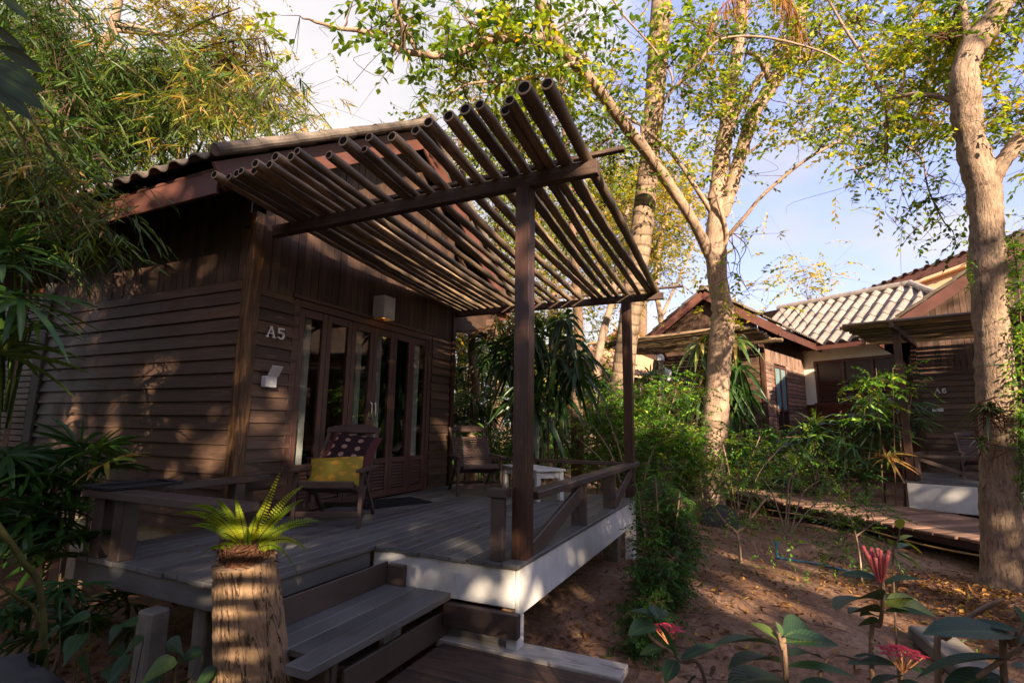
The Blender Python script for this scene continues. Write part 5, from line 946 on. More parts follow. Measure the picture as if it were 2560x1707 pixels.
# ------------------------------------------------------------------ bamboo and palms on the left
st = MB(); lf = MB(); an = []
for k in range(12):
    x = 30+k*52+random.uniform(-20, 20); d = random.uniform(6.3, 7.4); b = gpx(x*.55+30, 1000, d, -.1); P = bez([b, at(x*.7+40, 500, d), at(x+30, 180, d-.5), at(x+90+k*6, 170+k*6, d-1.0), at(x+160+k*8, 235+k*9, d-1.4)], 9); st.tube(P, np.linspace(.024, .004, len(P)), 7, 0); an += list(P[len(P)//3:])
for k in range(8):
    x = random.uniform(-60, 140); d = random.uniform(3.6, 4.3); P = bez([at(x-160, 150, d+.3), at(x-60, 300, d), at(x+20, 420, d), at(x+100, 520, d-.1), at(x+150, 610+random.uniform(-40, 30), d-.1)], 7); st.tube(P, np.linspace(.010, .002, len(P)), 5, 0); an += list(P[10:])
def bam(rects, L, W, hubr=.45, ns0=None):
    A_ = np.array(an)
    for x0, y0, x1, y1, d0, d1, nh, ns, *rb in rects:
        rb = rb or (.05, .65)
        for _ in range(nh):
            h = at(random.uniform(x0, x1), random.uniform(y0, y1), random.uniform(d0, d1)); a = A_[np.argmin(np.linalg.norm(A_-h, axis=1))]; branch(lf, a, h, .005, .002, 1, .2, 4)
            P = h+RNG.normal(size=(ns, 3))*hubr*(.6, .6, .5); D = rdir(ns, .4, -.25); ribbon(lf, np.repeat(h[None], ns, 0), P, .004, 1, .1)
            sprays(lf, P, D, ru(.18, .34, ns), 7, L, W, .5, 0, 1, np.clip(random.uniform(*rb[:2])+RNG.normal(size=ns)*.15, 0, 1), ang=.6, tw=.003, nseg=3, lz=-.45, prof=[.5, 1, .7, .04])
bam([(0, 60, 200, 260, 5.2, 7, 34, 11, .0, .35), (60, 150, 420, 310, 6.2, 7.4, 56, 12), (300, 170, 560, 300, 6.2, 7.4, 34, 11, .1, .7), (460, 220, 760, 300, 5.6, 6.8, 26, 8, .3, .9), (0, 260, 260, 430, 5.6, 7.0, 56, 12, .0, .5), (150, 290, 420, 380, 6.6, 7.6, 26, 10), (0, -30, 140, 90, 5.5, 7, 16, 9, 0, .3), (0, 300, 150, 480, 4.2, 5.6, 26, 11, 0, .4)], .17, .022)
bam([(0, 430, 200, 530, 3.5, 4.2, 24, 8, .1, .95), (180, 480, 300, 560, 3.4, 4.0, 8, 4, .1, .8), (60, 540, 310, 600, 3.4, 3.9, 5, 3, .1, .5), (0, 380, 90, 480, 3.5, 4.2, 10, 8, .1, .7)], .13, .016, .22)
dw = at(185, 620, 3.5); lf.tube(bez([at(186, 520, 3.55), dw, at(172, 700, 3.5), at(175, 770, 3.5), at(208, 806, 3.5)], 6), np.linspace(.006, .003, 25), 5, 1)
plant('bamboo', 'clump of bamboo with narrow drooping leaves hanging over the roof edge at upper left', 'bamboo', None, [('culms', st, ['stem'], True), ('foliage', lf, ['leaf_bamboo', 'twig'], False)])
lf = MB(); st = MB()  # dark broad leaves in the top corner
for x, y, ln_, a in ((30, 90, .26, -.5), (60, 150, .28, -.25), (10, 195, .42, -.42), (60, 20, .2, -.6), (20, 225, .34, -.7), (50, 185, .3, -.35)):
    p = at(x-60, y-30, 3.0); q = at(x+90, y-90*a, 3.0)-p; lf.leaves([p], [nrm(q)], ln_, ln_*.3, N=-fw+RNG.normal(size=3)*.3, droop=.2, nseg=6, r=random.uniform(0, .3)); st.tube([at(-120, 60, 3.1), p], .006, 5)
st.tube(bez([gpx(-330, 1000, 3.3), at(-260, 500, 3.2), at(-190, 200, 3.1), at(-120, 60, 3.1), at(-100, -100, 3.1)], 6), .025, 8)
plant('rubber_plant', 'dark broad leaves reaching into the top left corner', 'plant', None, [('stem', st, ['bark_mid'], True), ('foliage', lf, ['leaf_dark'], True)])
G_PALM = 'fan palms with slender stems'
fan_palm('fan_palm', 'dark fan palm with long narrow blades hanging before the slatted screen at left', [gpx(-60, 1500, 3.3, -.05), gpx(-130, 1450, 3.5, -.05)], fans_px([(-20, 600, 60, 720, 3.0, 3.5, 6, 0, .4), (-40, 720, 110, 830, 2.9, 3.4, 6, 0, .6), (60, 800, 120, 840, 3.1, 3.3, 1, .5, .8), (-40, 860, 30, 930, 2.8, 3.2, 2, .3, .8)]), .42, .035, group=G_PALM)
fp = fans_px([(-20, 1090, 170, 1200, 3.5, 3.9, 10, 0, .5), (150, 1110, 290, 1190, 3.6, 4.0, 7, .1, .5), (20, 1180, 200, 1300, 3.3, 3.6, 12, 0, .45), (20, 1290, 190, 1400, 3.2, 3.5, 8, 0, .4), (-40, 1130, 60, 1330, 3.1, 3.5, 5, 0, .35)]); fp.append((at(262, 1160, 3.7), np.array([.6, -.6, .4]), .93))
fan_palm('fan_palm', 'low spreading fan palm with glossy dark blades beside the corner of the deck railing', [gpx(150, 1500, 3.6, -.05), gpx(190, 1490, 3.7, -.05), gpx(90, 1520, 3.5, -.05)], fp, .38, .034, group=G_PALM, nb=10)
for lab, b, rc in (('small dark fan palm in front of the leaning canes at lower left', (130, 1620, 3.1), (60, 1450, 220, 1580, 2.9, 3.3, 9, 0, .3)), ('small dark fan palm in the shade under the near edge of the deck', (290, 1590, 3.7), (200, 1480, 360, 1570, 3.4, 3.8, 9, 0, .3)), ('small dark fan palm behind the boulder in the lower left corner', (40, 1650, 2.85), (0, 1480, 100, 1600, 2.7, 3.0, 5, 0, .3))):
    fan_palm('fan_palm', lab, [gpx(b[0], b[1], b[2], -.03)], fans_px([rc]), .22, .024, group=G_PALM, nb=9)
lf = MB(); st = MB()  # heart shaped ground leaves
for x, y, s_ in ((205, 1585, .13), (285, 1620, .11), (190, 1650, .15), (330, 1640, .12), (120, 1690, .10), (250, 1700, .14), (440, 1650, .15), (505, 1630, .12), (420, 1600, .10), (380, 1690, .11), (480, 1690, .13), (300, 1560, .08), (540, 1670, .12), (60, 1700, .1), (160, 1620, .1), (360, 1590, .09), (225, 1540, .1), (270, 1665, .12), (405, 1665, .11), (340, 1560, .09), (450, 1590, .08), (150, 1570, .1), (90, 1630, .11)):
    p = at(x, y, 2.35+random.uniform(-.15, .15)); b = np.array([p[0]+random.uniform(-.05, .05), p[1]+random.uniform(-.05, .05), gz(p[0], p[1])-.02]); st.tube(bez([b, (b+p)/2+(0, 0, .03), p], 4), .003, 4); d = np.array([random.uniform(-1, .3), random.uniform(-1, .6), random.uniform(-.5, .2)])
    lf.leaves([p], d, s_*.92, s_*.64, N=np.array([-.5, -.3, 1.]), droop=.35, nseg=6, r=(.82 if x in (440, 60) else random.uniform(0, .5)), prof=[.35, .9, 1, .85, .55, .25, .03])
plant('betel_plant', 'low plants with heart shaped leaves on the dark ground left of the stump', 'plant', None, [('stems', st, ['stem'], True), ('foliage', lf, ['leaf_dark'], True)])
st = MB(); st.tube(bez([gpx(150, 1612, 2.55, -.03), at(105, 1500, 2.5), at(55, 1400, 2.45), at(0, 1320, 2.4), at(-60, 1240, 2.35)], 7), .014, 8); st.tube(bez([gpx(148, 1615, 2.56, -.03), at(100, 1560, 2.55), at(40, 1490, 2.5), at(-40, 1440, 2.45)], 6), .009, 7)
tag(st.build('cane_stem', ['stem'], None, True), 'two leaning greenish canes in the lower left corner below the fan palm', 'cane')
# palm stump with its fern
m_ = MB(); st_top = at(612, 1395, 2.5); st_bot = at(634, 1707, 2.52); st_bot = st_top+(st_bot-st_top)*((st_top[2]+.78)/(st_top[2]-st_bot[2])); t = np.linspace(0, 1, 30); sx_, sy_ = st_top[:2]
m_.tube(st_bot+(st_top-st_bot)*t[:, None], .215-.077*t**.62+.0025*np.sin(t*46), 48, 0, None, True, .024)
tag(m_.build('palm_stump', 'bark_stump', None, True), 'thick cracked palm stump topped by a fern in front of the deck', 'stump')
lf = MB(); rt_ = MB(); tp = st_top+np.array([.01, 0, .03])
for k in range(260):
    a = random.random()*6.28; r_ = random.uniform(.02, .115); p = tp+np.array([r_*math.cos(a), r_*math.sin(a), random.uniform(-.05, .05)]); a2 = a+random.uniform(-1.2, 1.2); q = tp+np.array([.12*math.cos(a2), .12*math.sin(a2), random.uniform(-.05, .03)]); rt_.tube(bez([p, (p+q)/2+RNG.normal(size=3)*.02, q], 3), .0022, 4, 0)
rt_.tube([tp-(0, 0, .075), tp-(0, 0, .03), tp+(0, 0, .02), tp+(0, 0, .05)], [.11, .105, .085, .045], 18, 0, None, True, .08)
for px, py, r_, dp in ((472, 1226, .5, .55), (520, 1275, .65, .35), (700, 1180, .9, .0), (755, 1205, .75, .30), (752, 1245, .55, .25), (515, 1295, .5, .35), (585, 1300, .8, .25), (765, 1302, .6, .35), (765, 1356, .75, .55), (505, 1370, .45, .7), (690, 1365, .95, .45), (665, 1250, .6, .1), (700, 1330, .5, .35), (620, 1320, .4, .2), (545, 1240, .6, .3), (560, 1330, .7, .2), (800, 1290, .5, .4), (640, 1290, .75, .1), (480, 1300, .6, .45), (590, 1245, .7, .15), (720, 1270, .8, .3), (740, 1400, .5, .7), (560, 1375, .5, .6), (675, 1300, .9, .15), (450, 1255, .6, .5)):
    q = at(px, py, 2.44+random.uniform(-.12, .1)); P0 = tp+nrm(q-tp)*.045; L = np.linalg.norm(q-P0); d = nrm(q-P0+np.array([0, 0, dp*L])); frond(lf, P0, d, np.linalg.norm(q-P0+np.array([0, 0, dp*L]))*1.06, .026, .0085, dp, 27, (r_-.2, min(1, r_+.15)), 0, 1, .1, .25, -fw*1.2+np.array([0, 0, .4])+RNG.normal(size=3)*.2)
plant('fern', 'bright green fern with ladder like fronds growing out of the palm stump', 'fern', None, [('root_mass', rt_, ['fibre'], True), ('fronds', lf, ['leaf_fern', 'stem'], True)])

# ------------------------------------------------------------------ plants behind the deck
G_DR = 'dracaena clumps with strap leaves'
def dracaena(label, stems, ros, L, W, group=G_DR, mat='leaf_drac', droop=.8, e0=-.9, n=(20, 30), rr=(.0, .6)):
    st, lf = MB(), MB()
    for pts, r_ in stems: st.tube(bez(pts, 6), np.linspace(r_, r_*.7, (len(pts)-1)*6+1), 7, 0, None, True, .05)
    for P, ax, l_, r2 in ros: rosette(lf, P, ax, random.randint(*n), L*l_, W, droop, e0, 1.35, r2 or rr)
    return plant('dracaena', label, 'plant', group, [('stem', st, ['bark_mid'], True), ('foliage', lf, [mat], True)])
d0 = 7.6; bs = gpx(1365, 1250, d0, -.1); ros = []
for x, y, l_ in ((1300, 860, .9), (1350, 880, 1.), (1390, 900, 1), (1430, 850, 1), (1410, 800, .9), (1370, 940, 1.1), (1320, 960, 1.1), (1280, 920, 1.), (1340, 1020, 1.1), (1400, 1000, 1.1), (1440, 940, 1.), (1250, 880, .9), (1330, 830, .9), (1380, 1070, 1), (1290, 1010, 1.), (1450, 890, .9)):
    ros.append((at(x, y, d0+random.uniform(-.3, .3)), np.array([random.uniform(-.7, .2), random.uniform(-.5, .5), random.uniform(-.2, .7)]), l_, (.0, .4)))
ros += [(at(1395, 795, d0), np.array([0, 0, 1.]), .75, (.5, .95)), (at(1350, 800, d0+.2), np.array([0, .2, 1.]), .6, (.4, .9))]
dracaena('huge dark clump of hanging strap leaves behind the near pergola post', [([bs+RNG.normal(size=3)*(.1, .1, 0), at(1340+k*16, 1150, d0), at(1330+k*20, 1000, d0), at(1320+k*28, 850, d0)], .02) for k in range(5)], ros, .43, .08, droop=1.0, n=(14, 20))
ros = []
for x, y, r2 in ((1790, 840, (.5, .95)), (1840, 850, (.5, .95)), (1750, 860, (.6, 1)), (1850, 920, (.0, .5)), (1820, 960, (.0, .5)), (1840, 1030, (.0, .4)), (1860, 1080, (0, .4)), (1770, 930, (.4, .9)), (1750, 1000, (.1, .5)), (1865, 980, (.0, .6)), (1830, 1110, (0, .4))): ros.append((at(x, y, 10.35), np.array([-.4, random.uniform(-.4, .4), .6 if y < 870 else .0]), 1., r2))
dracaena('dracaena with yellow edged strap leaves clinging round the pale forked tree', [([at(1828, 1240, 10.4), at(1835, 1100, 10.35), at(1838, 960, 10.35), at(1825, 850, 10.35)], .02)], ros, .46, .08, droop=.9, n=(20, 28))
def drac_px(label, tops, base, L, W, rr=(.2, .8), dp=.45, d=9.5, r_=.018):
    dracaena(label, [([gpx(base[0]+random.uniform(-12, 12), base[1], d, -.1), at((x+base[0])/2, (y+base[1])/2, d), at(x, y, d)], r_) for x, y in tops], [(at(x, y, d), np.array([random.uniform(-.2, .2), random.uniform(-.2, .2), 1.]), 1, rr) for x, y in tops], L, W, droop=dp, e0=-.2, n=(22, 28))
drac_px('spiky bright green dracaena in front of the white house beside the walkway', [(2040, 1065), (2025, 1100)], (2040, 1240), .62, .07, (.3, .85), .45, 10.2)
def cl(label, rects, bases, d, size, w_=.045, nb=9, mat='leaf_palm', droop=.4): return fan_palm('fan_palm', label, [gpx(x, y, d+random.uniform(-.3, .3), -.08) for x, y in bases], fans_px(rects), size, w_, mat=mat, group=G_PALM, nb=nb, droop=droop)
cl('fan palm thicket between the house corner and the thin banded tree', [(1120, 860, 1190, 1130, 9.3, 10.3, 26), (1120, 950, 1180, 1180, 8.6, 9.4, 12)], [(1130, 1190), (1160, 1185), (1190, 1190)], 9.6, .55)
cl('dense fan palms behind the far lounge chair with one withered brown frond', [(1190, 830, 1330, 1000, 9.4, 10.6, 26, .3, .95), (1190, 960, 1340, 1150, 9, 10, 22, .2, .9), (1255, 990, 1290, 1050, 8.9, 9.1, 2, .97, 1.)], [(1220, 1190), (1270, 1190), (1310, 1185)], 9.8, .55)
cl('drooping fan palm with finger like blades left of the dracaena clump', [(1210, 800, 1310, 900, 8.0, 8.6, 14, 0, .3), (1230, 790, 1290, 830, 7.9, 8.2, 5, .93, 1.)], [(1290, 1220), (1310, 1215)], 8.2, .55, .03, 11, droop=.6)
cl('small fan palms in the gap before the distant bungalow', [(1470, 940, 1560, 1040, 10.5, 11.5, 14), (1480, 1030, 1530, 1120, 10, 11, 8)], [(1490, 1180), (1530, 1170)], 11, .5)
cl('fan palms behind the lamp post under the eave of the bungalow A7', [(1580, 940, 1720, 1060, 11.5, 12.5, 22), (1600, 930, 1680, 970, 11.8, 12.2, 8)], [(1600, 1150), (1650, 1150), (1700, 1150)], 12, .55)
cl('fan palms with dark blades between the white house and the post of the bungalow A6', [(2100, 990, 2220, 1060, 9.4, 10.4, 10, .1, .8), (2090, 1040, 2250, 1160, 9.2, 10.2, 24, 0, .6), (2255, 1000, 2310, 1100, 9.8, 10.3, 8, 0, .3), (2215, 1135, 2240, 1150, 9.1, 9.2, 3, .95, 1.)], [(2120, 1240), (2160, 1245), (2215, 1245), (2260, 1230)], 9.7, .48, .04)
cl('low fan palms along the far side of the walkway', [(1960, 1060, 2130, 1210, 9.6, 10.8, 34, .3, 1.), (2130, 1150, 2240, 1220, 9.4, 10, 8, .1, .7)], [(2010, 1250), (2070, 1250), (2130, 1245)], 10.2, .42, .04)
lf = MB(); st = MB()  # zamia fronds by the far rail
for x, y, x1, y1 in ((1610, 1260, 1520, 1080), (1612, 1260, 1560, 1100), (1615, 1258, 1640, 1100), (1612, 1260, 1690, 1130), (1610, 1265, 1460, 1160), (1618, 1262, 1700, 1180)):
    b = gpx(x, y, 7.3); q = at(x1, y1, 7.2); L = np.linalg.norm(q-b); frond(lf, b, nrm(q-b+(0, 0, .15*L)), L*1.03, .17, .05, .15, 18, (.1, .5), 0, 1)
plant('zamia', 'upright glossy fronds with paired leaflets by the far corner of the deck railing', 'plant', None, [('fronds', lf, ['leaf_dark', 'stem'], True)])
# shrubs
G_SH = 'leafy shrubs along the walkway'
def shrub(label, base, stems, rects, L, W, mat='leaf_shrub', rb=(.2, .8), k=10, ln=(.18, .35), hub=.3, r_=.014, bark_='bark_light', group=G_SH, zs=.35, nseg=2):
    st, lf = MB(), MB(); an = []
    for pts in stems: P = bez(pts, 6); st.tube(P, np.linspace(r_, r_*.4, len(P)), 6, 0, None, True, .06); an += list(P[len(P)//3:])
    region(lf, an, rects, L, W, k, ln, hub, 1, .25, rb, (r_*.35, .002), zs, True, .003)
    return plant('shrub', label, 'shrub', group, [('stems', st, [bark_], True), ('foliage', lf, [mat, 'twig'], True)])
def fan_stems(bx, by, d, tops, mid=.5): return [[gpx(bx+random.uniform(-8, 8), by, d, -.05), at(bx+(x-bx)*mid, by+(y-by)*mid-8, d), at(x, y, d)] for x, y in tops]
shrub('feathery bright green shrub between the far pergola post and the pale tree', None, fan_stems(1620, 1230, 8.8, [(1560, 1000), (1600, 960), (1650, 990), (1700, 1050), (1530, 1080), (1690, 980)]), [(1520, 960, 1620, 1080, 8.3, 9.4, 26, 8), (1600, 960, 1740, 1100, 8.4, 9.4, 30, 8), (1540, 1070, 1740, 1190, 8.2, 9.3, 28, 8)], .06, .03, rb=(.12, .72))
shrub('sparse shrub with pale branching stems before the ringed palm', None, fan_stems(1590, 1260, 7.6, [(1480, 1060), (1510, 1020), (1560, 1100), (1640, 1110), (1440, 1090)]), [(1440, 1000, 1540, 1130, 8, 9, 16, 7), (1480, 1100, 1620, 1200, 7.6, 8.4, 10, 6)], .055, .028, rb=(.1, .6))
shrub('lacy leaved shrub between the pale tree and the deck of the bungalow A7', None, fan_stems(1840, 1270, 8.6, [(1800, 1080), (1850, 1060), (1900, 1090), (1950, 1120), (1780, 1150)]), [(1800, 1060, 1900, 1150, 8.3, 9, 8, 5), (1760, 1150, 1880, 1220, 8.0, 8.9, 7, 4), (1890, 1100, 1990, 1170, 8.6, 9.2, 6, 5)], .055, .028, rb=(.3, .9))
shrub('low spreading shrub hanging over the edge of the walkway', None, fan_stems(1960, 1290, 7.6, [(1900, 1190), (1980, 1180), (2050, 1200), (2120, 1240), (2000, 1150)]), [(1850, 1160, 2000, 1240, 7.3, 8.4, 9, 4), (1960, 1140, 2090, 1200, 7.6, 8.6, 9, 4), (2040, 1200, 2150, 1270, 7.0, 7.8, 6, 4)], .045, .024, rb=(.2, .7))
b_ = gpx(1853, 1405, 6.1, -.03)
shrub('young shrub with one pale stem forking into a Y on the bare soil', None, [[b_, at(1847, 1350, 6.1), at(1840, 1325, 6.1)], [at(1841, 1330, 6.1), at(1800, 1290, 6.1), at(1762, 1220, 6.1)], [at(1841, 1330, 6.1), at(1868, 1310, 6.1), at(1882, 1250, 6.1)], [at(1872, 1300, 6.1), at(1900, 1265, 6.05), at(1915, 1245, 6.05)]], [(1770, 1180, 1900, 1270, 5.8, 6.5, 7, 3), (1840, 1270, 1900, 1350, 5.9, 6.3, 5, 3)], .042, .022, rb=(.1, .7), r_=.018)
b_ = gpx(2155, 1455, 5.5, -.03)
shrub('thin stemmed shrub leaning left in front of the walkway support', None, [[b_, at(2148, 1380, 5.5), at(2132, 1310, 5.5), at(2110, 1270, 5.5)], [at(2140, 1340, 5.5), at(2180, 1310, 5.5), at(2210, 1300, 5.5)]], [(2060, 1260, 2210, 1370, 5.2, 5.8, 11, 5), (2080, 1390, 2180, 1430, 5.3, 5.6, 3, 3)], .042, .022, rb=(.1, .6), r_=.011)
shrub('dense upright bush with fine dark leaves close to the deck corner', None, fan_stems(1660, 1560, 4.4, [(1640, 1200), (1700, 1230), (1600, 1280), (1730, 1320), (1580, 1400), (1690, 1400), (1620, 1480)]), [(1630, 1210, 1705, 1300, 4.4, 5.0, 26, 7), (1610, 1290, 1725, 1420, 4.2, 4.8, 50, 8), (1605, 1390, 1700, 1520, 3.9, 4.5, 46, 8), (1580, 1510, 1645, 1670, 3.5, 4.0, 36, 8)], .034, .013, 'leaf_shrub', (.0, .24), 11, (.08, .17), .10, .013)
shrub('bare stemmed bush in the shade right of the far pergola post', None, fan_stems(1610, 1330, 6.3, [(1590, 1210), (1640, 1190), (1610, 1240), (1665, 1220)]), [(1590, 1180, 1690, 1260, 6.2, 7, 8, 6)], .045, .022, rb=(.1, .6), r_=.012)
shrub('tall thin shrub with drooping leaflets left of the post of the bungalow A6', None, [[gpx(2205, 1260, 9.2, -.05), at(2200, 1080, 9.2), at(2190, 920, 9.2)], [gpx(2235, 1260, 9.1, -.05), at(2235, 1080, 9.1), at(2232, 920, 9.1)], [gpx(2255, 1262, 9.0, -.05), at(2262, 1120, 9.0), at(2280, 980, 9.0)]], [(2120, 920, 2250, 990, 8.9, 9.6, 8, 5), (2190, 920, 2290, 960, 9, 9.4, 3, 4), (2130, 990, 2220, 1060, 9, 9.5, 4, 4)], .085, .035, 'leaf_shrub', (.3, .95), 8, (.25, .4), .3, .014, 'bark_mid')
shrub('shrub glowing green in the shade under the pale trunk', None, fan_stems(1760, 1270, 9.2, [(1740, 1110), (1800, 1130), (1710, 1150)]), [(1690, 1100, 1830, 1210, 8.8, 9.5, 18, 7)], .055, .028, rb=(.2, .8))
for lab, rects_, d in (('dark hedge mass filling the ground behind the deck', [(1120, 1080, 1330, 1170, 10.5, 12, 26, 10), (1330, 1090, 1560, 1150, 11, 13, 22, 9)], 11), ('dark hedge under the floor of the bungalow A7', [(1640, 1090, 1900, 1150, 12, 13.5, 22, 9), (1880, 1110, 2040, 1190, 11, 12, 20, 9)], 12)):
    shrub(lab, None, fan_stems((rects_[0][0]+rects_[0][2])/2, 1170, d, [(rects_[0][0]+30, 1090), (rects_[0][2]-30, 1090)]), rects_, .09, .045, rb=(.0, .4), hub=.45, ln=(.3, .5))
# climbing vine and air plants on the thick tree
lf, st = MB(), MB(); P = bez([at(2556, 1230, 4.95), at(2552, 1050, 4.9), at(2553, 860, 4.9), at(2545, 700, 4.95), at(2530, 590, 5.0)], 14); st.tube(P, .006, 5)
for p in P: n_ = 6; sprays(lf, np.repeat(p[None], n_, 0)+RNG.normal(size=(n_, 3))*.03, rdir(n_, .6), ru(.05, .14, n_), 5, .04, .024, .3, 0, 1, ru(.3, .9, n_), tw=.003)
for p in bez([at(2425, 720, 4.97), at(2424, 680, 4.95), at(2420, 640, 4.95)], 5): sprays(lf, np.repeat(p[None], 3, 0), rdir(3, .6), ru(.03, .07, 3), 4, .025, .016, .3, 0, 1, ru(.3, .9, 3), tw=.002)
plant('vine', 'leafy vine climbing the right flank of the thick furrowed tree', 'vine', None, [('stem', st, ['twig'], True), ('foliage', lf, ['leaf_shrub', 'twig'], True)])
for lab, x, y, n_, L, sp_ in (('air plant with a clot of roots strapped to the middle of the thick tree', 2470, 1030, 30, .24, 1), ('small orchid with arching yellow green leaves low on the thick tree', 2455, 1110, 10, .2, 0)):
    lf, st = MB(), MB(); c_ = at(x, y, 4.93)
    for k in range(50 if sp_ else 14): d = nrm(RNG.normal(size=3)+np.array([-.4, -.3, -.3])); st.tube(bez([c_+RNG.normal(size=3)*.02, c_+d*.07+RNG.normal(size=3)*.05, c_+d*.10+RNG.normal(size=3)*.07-(0, 0, .05)], 3), .004, 4)
    dd = np.array([-.5, .2, .5])+RNG.normal(size=(n_, 3))*.6; lf.leaves(np.repeat(c_[None], n_, 0)+(0, 0, .03), dd, ru(.6, 1.1, n_)*L, .022, nseg=5, droop=.6, r=ru(.3, .9, n_), fold=.3); plant('air_plant', lab, 'plant', None, [('roots', st, ['fibre'], True), ('leaves', lf, ['leaf_drac'], True)])
# ------------------------------------------------------------------ red flowered shrub in the foreground
def ixora(label, stems, leaves_, flowers, group='red flowered shrubs in the foreground'):
    st, lf, fl = MB(), MB(), MB()
    for pts, r_ in stems: st.tube(bez(pts, 7), np.linspace(r_, r_*.6, (len(pts)-1)*7+1), 7, 0)
    for x, y, d, x1, y1, dd, wd, r_ in leaves_:
        p = at(x, y, d); q = at(x1, y1, d+dd); L = np.linalg.norm(q-p); nn = np.array([0, 0, 1.])+(-fw)*.12+RNG.normal(size=3)*.28; lf.leaves([p], [nrm(q-p+np.array([0, 0, .12*L]))], L*1.02, L*wd, N=nn, droop=random.uniform(.12, .3), fold=random.uniform(.12, .24), nseg=9, r=r_, prof=np.array([.12, .5, .78, .94, 1, .98, .88, .68, .38, .03]))
    for kind, x, y, d, s_ in flowers:
        c_ = at(x, y, d)
        if kind == 'bud':
            for k in range(15): a = k*2.4; rr_ = .020*math.sqrt(k/15); b = c_+np.array([rr_*math.cos(a)*.5, rr_*math.sin(a)*.5, -.042*s_]); e = c_+np.array([rr_*2.1*math.cos(a), rr_*2.1*math.sin(a), .028*s_+.012*math.cos(k*1.7)]); fl.tube([b, b*.45+e*.55, e*.97+b*.03, e], [.0020*s_, .0022*s_, .0050*s_, .0018*s_], 7, 1, random.random()*.7)
        else:
            for k in range(16):
                a = k*2.4; rr_ = .05*s_*math.sqrt((k+.5)/16); e = c_+np.array([rr_*math.cos(a), rr_*math.sin(a), .012-.2*rr_]); fl.tube([c_-(0, 0, .05*s_), e], .0016, 4, 1, .95); n_ = 4; ph = np.arange(4)*np.pi/2+a
                fl.leaves(np.repeat(e[None], n_, 0), np.stack([np.cos(ph), np.sin(ph), 0*ph+.15], -1), .017*s_, .010*s_, N=(0, 0, 1), nseg=2, prof=[.5, 1, .15], m=0)
    return plant('flowering_shrub', label, 'shrub', group, [('stems', st, ['bark_mid'], True), ('leaves', lf, ['leaf_ixora'], True), ('flowers', fl, ['flower', 'flower_bud'], True)])
def g3(x, y, d): p = at(x, y, d); return np.array([p[0], p[1], gz(p[0], p[1])-.03])
d = 1.5
ixora('tall leafy stem ending in a pink flower bud in the right foreground', [([g3(2170, 1760, 1.6), at(2178, 1640, d), at(2200, 1560, d), at(2208, 1480, d), at(2204, 1440, d)], .0075)],
    [(2204, 1452, d, 2096, 1426, .05, .42, .35), (2212, 1460, d, 2312, 1440, -.03, .46, .25), (2202, 1500, d, 2086, 1490, -.10, .50, .3), (2214, 1500, d, 2262, 1490, .12, .4, .5), (2214, 1512, d, 2340, 1514, .05, .36, .96), (2198, 1530, d, 2122, 1532, -.05, .5, .9), (2212, 1528, d, 2330, 1538, -.04, .34, .4), (2200, 1555, d, 2144, 1558, -.02, .45, .8), (2196, 1542, d, 2150, 1528, .08, .4, .2)], [('bud', 2197, 1408, d, 1.15)])
ixora('low leafy shrub with broad grey green leaves at the bottom of the picture', [([g3(1960, 1800, 1.3), at(1965, 1690, 1.25), at(1955, 1620, 1.25), at(1945, 1580, 1.25)], .007), ([g3(1990, 1800, 1.3), at(2040, 1740, 1.25), at(2170, 1640, 1.3)], .005)],
    [(1940, 1612, 1.25, 1782, 1596, -.05, .34, .3), (1948, 1600, 1.25, 1872, 1545, .05, .36, .95), (1955, 1605, 1.25, 2095, 1612, .02, .36, .5), (1960, 1590, 1.25, 2035, 1560, .08, .5, .2), (1950, 1655, 1.25, 1818, 1640, -.08, .36, .2), (1965, 1665, 1.25, 2140, 1680, -.05, .30, .3), (1960, 1700, 1.25, 1815, 1700, -.1, .42, .35), (1975, 1640, 1.25, 2050, 1625, .06, .4, .3), (1955, 1590, 1.25, 1938, 1548, .02, .5, .85), (1985, 1725, 1.2, 2130, 1718, -.06, .4, .1), (1930, 1730, 1.2, 1800, 1745, -.06, .4, .2)], [])
ixora('leafy twig with rounded pale leaves in front of the dense bush', [([g3(1800, 1800, 1.5), at(1770, 1740, 1.4), at(1700, 1650, 1.4), at(1625, 1590, 1.4), at(1622, 1560, 1.4)], .006)],
    [(1640, 1550, 1.4, 1572, 1520, .03, .62, .5), (1645, 1545, 1.4, 1630, 1505, .05, .7, .4), (1640, 1565, 1.4, 1570, 1580, -.04, .6, .75), (1645, 1560, 1.4, 1690, 1640, -.05, .55, .7), (1645, 1550, 1.4, 1668, 1520, .04, .6, .6), (1660, 1620, 1.4, 1600, 1625, .02, .45, .3), (1690, 1650, 1.4, 1665, 1700, -.06, .6, .2), (1700, 1650, 1.4, 1800, 1610, .04, .3, .2), (1740, 1690, 1.4, 1700, 1740, -.05, .5, .2)], [('flower', 1668, 1572, 1.75, .9)])
ixora('shrub carrying a flat red flower head among grey green leaves', [([g3(2260, 1820, 1.45), at(2255, 1720, 1.4), at(2252, 1660, 1.4)], .005)],
    [(2250, 1665, 1.4, 2118, 1655, -.03, .36, .3), (2258, 1665, 1.4, 2330, 1690, -.05, .42, .3), (2255, 1690, 1.4, 2180, 1720, -.05, .42, .25), (2255, 1680, 1.4, 2310, 1660, .06, .4, .4), (2250, 1700, 1.35, 2330, 1740, -.06, .45, .2)], [('flower', 2252, 1632, 1.4, 1.0)])
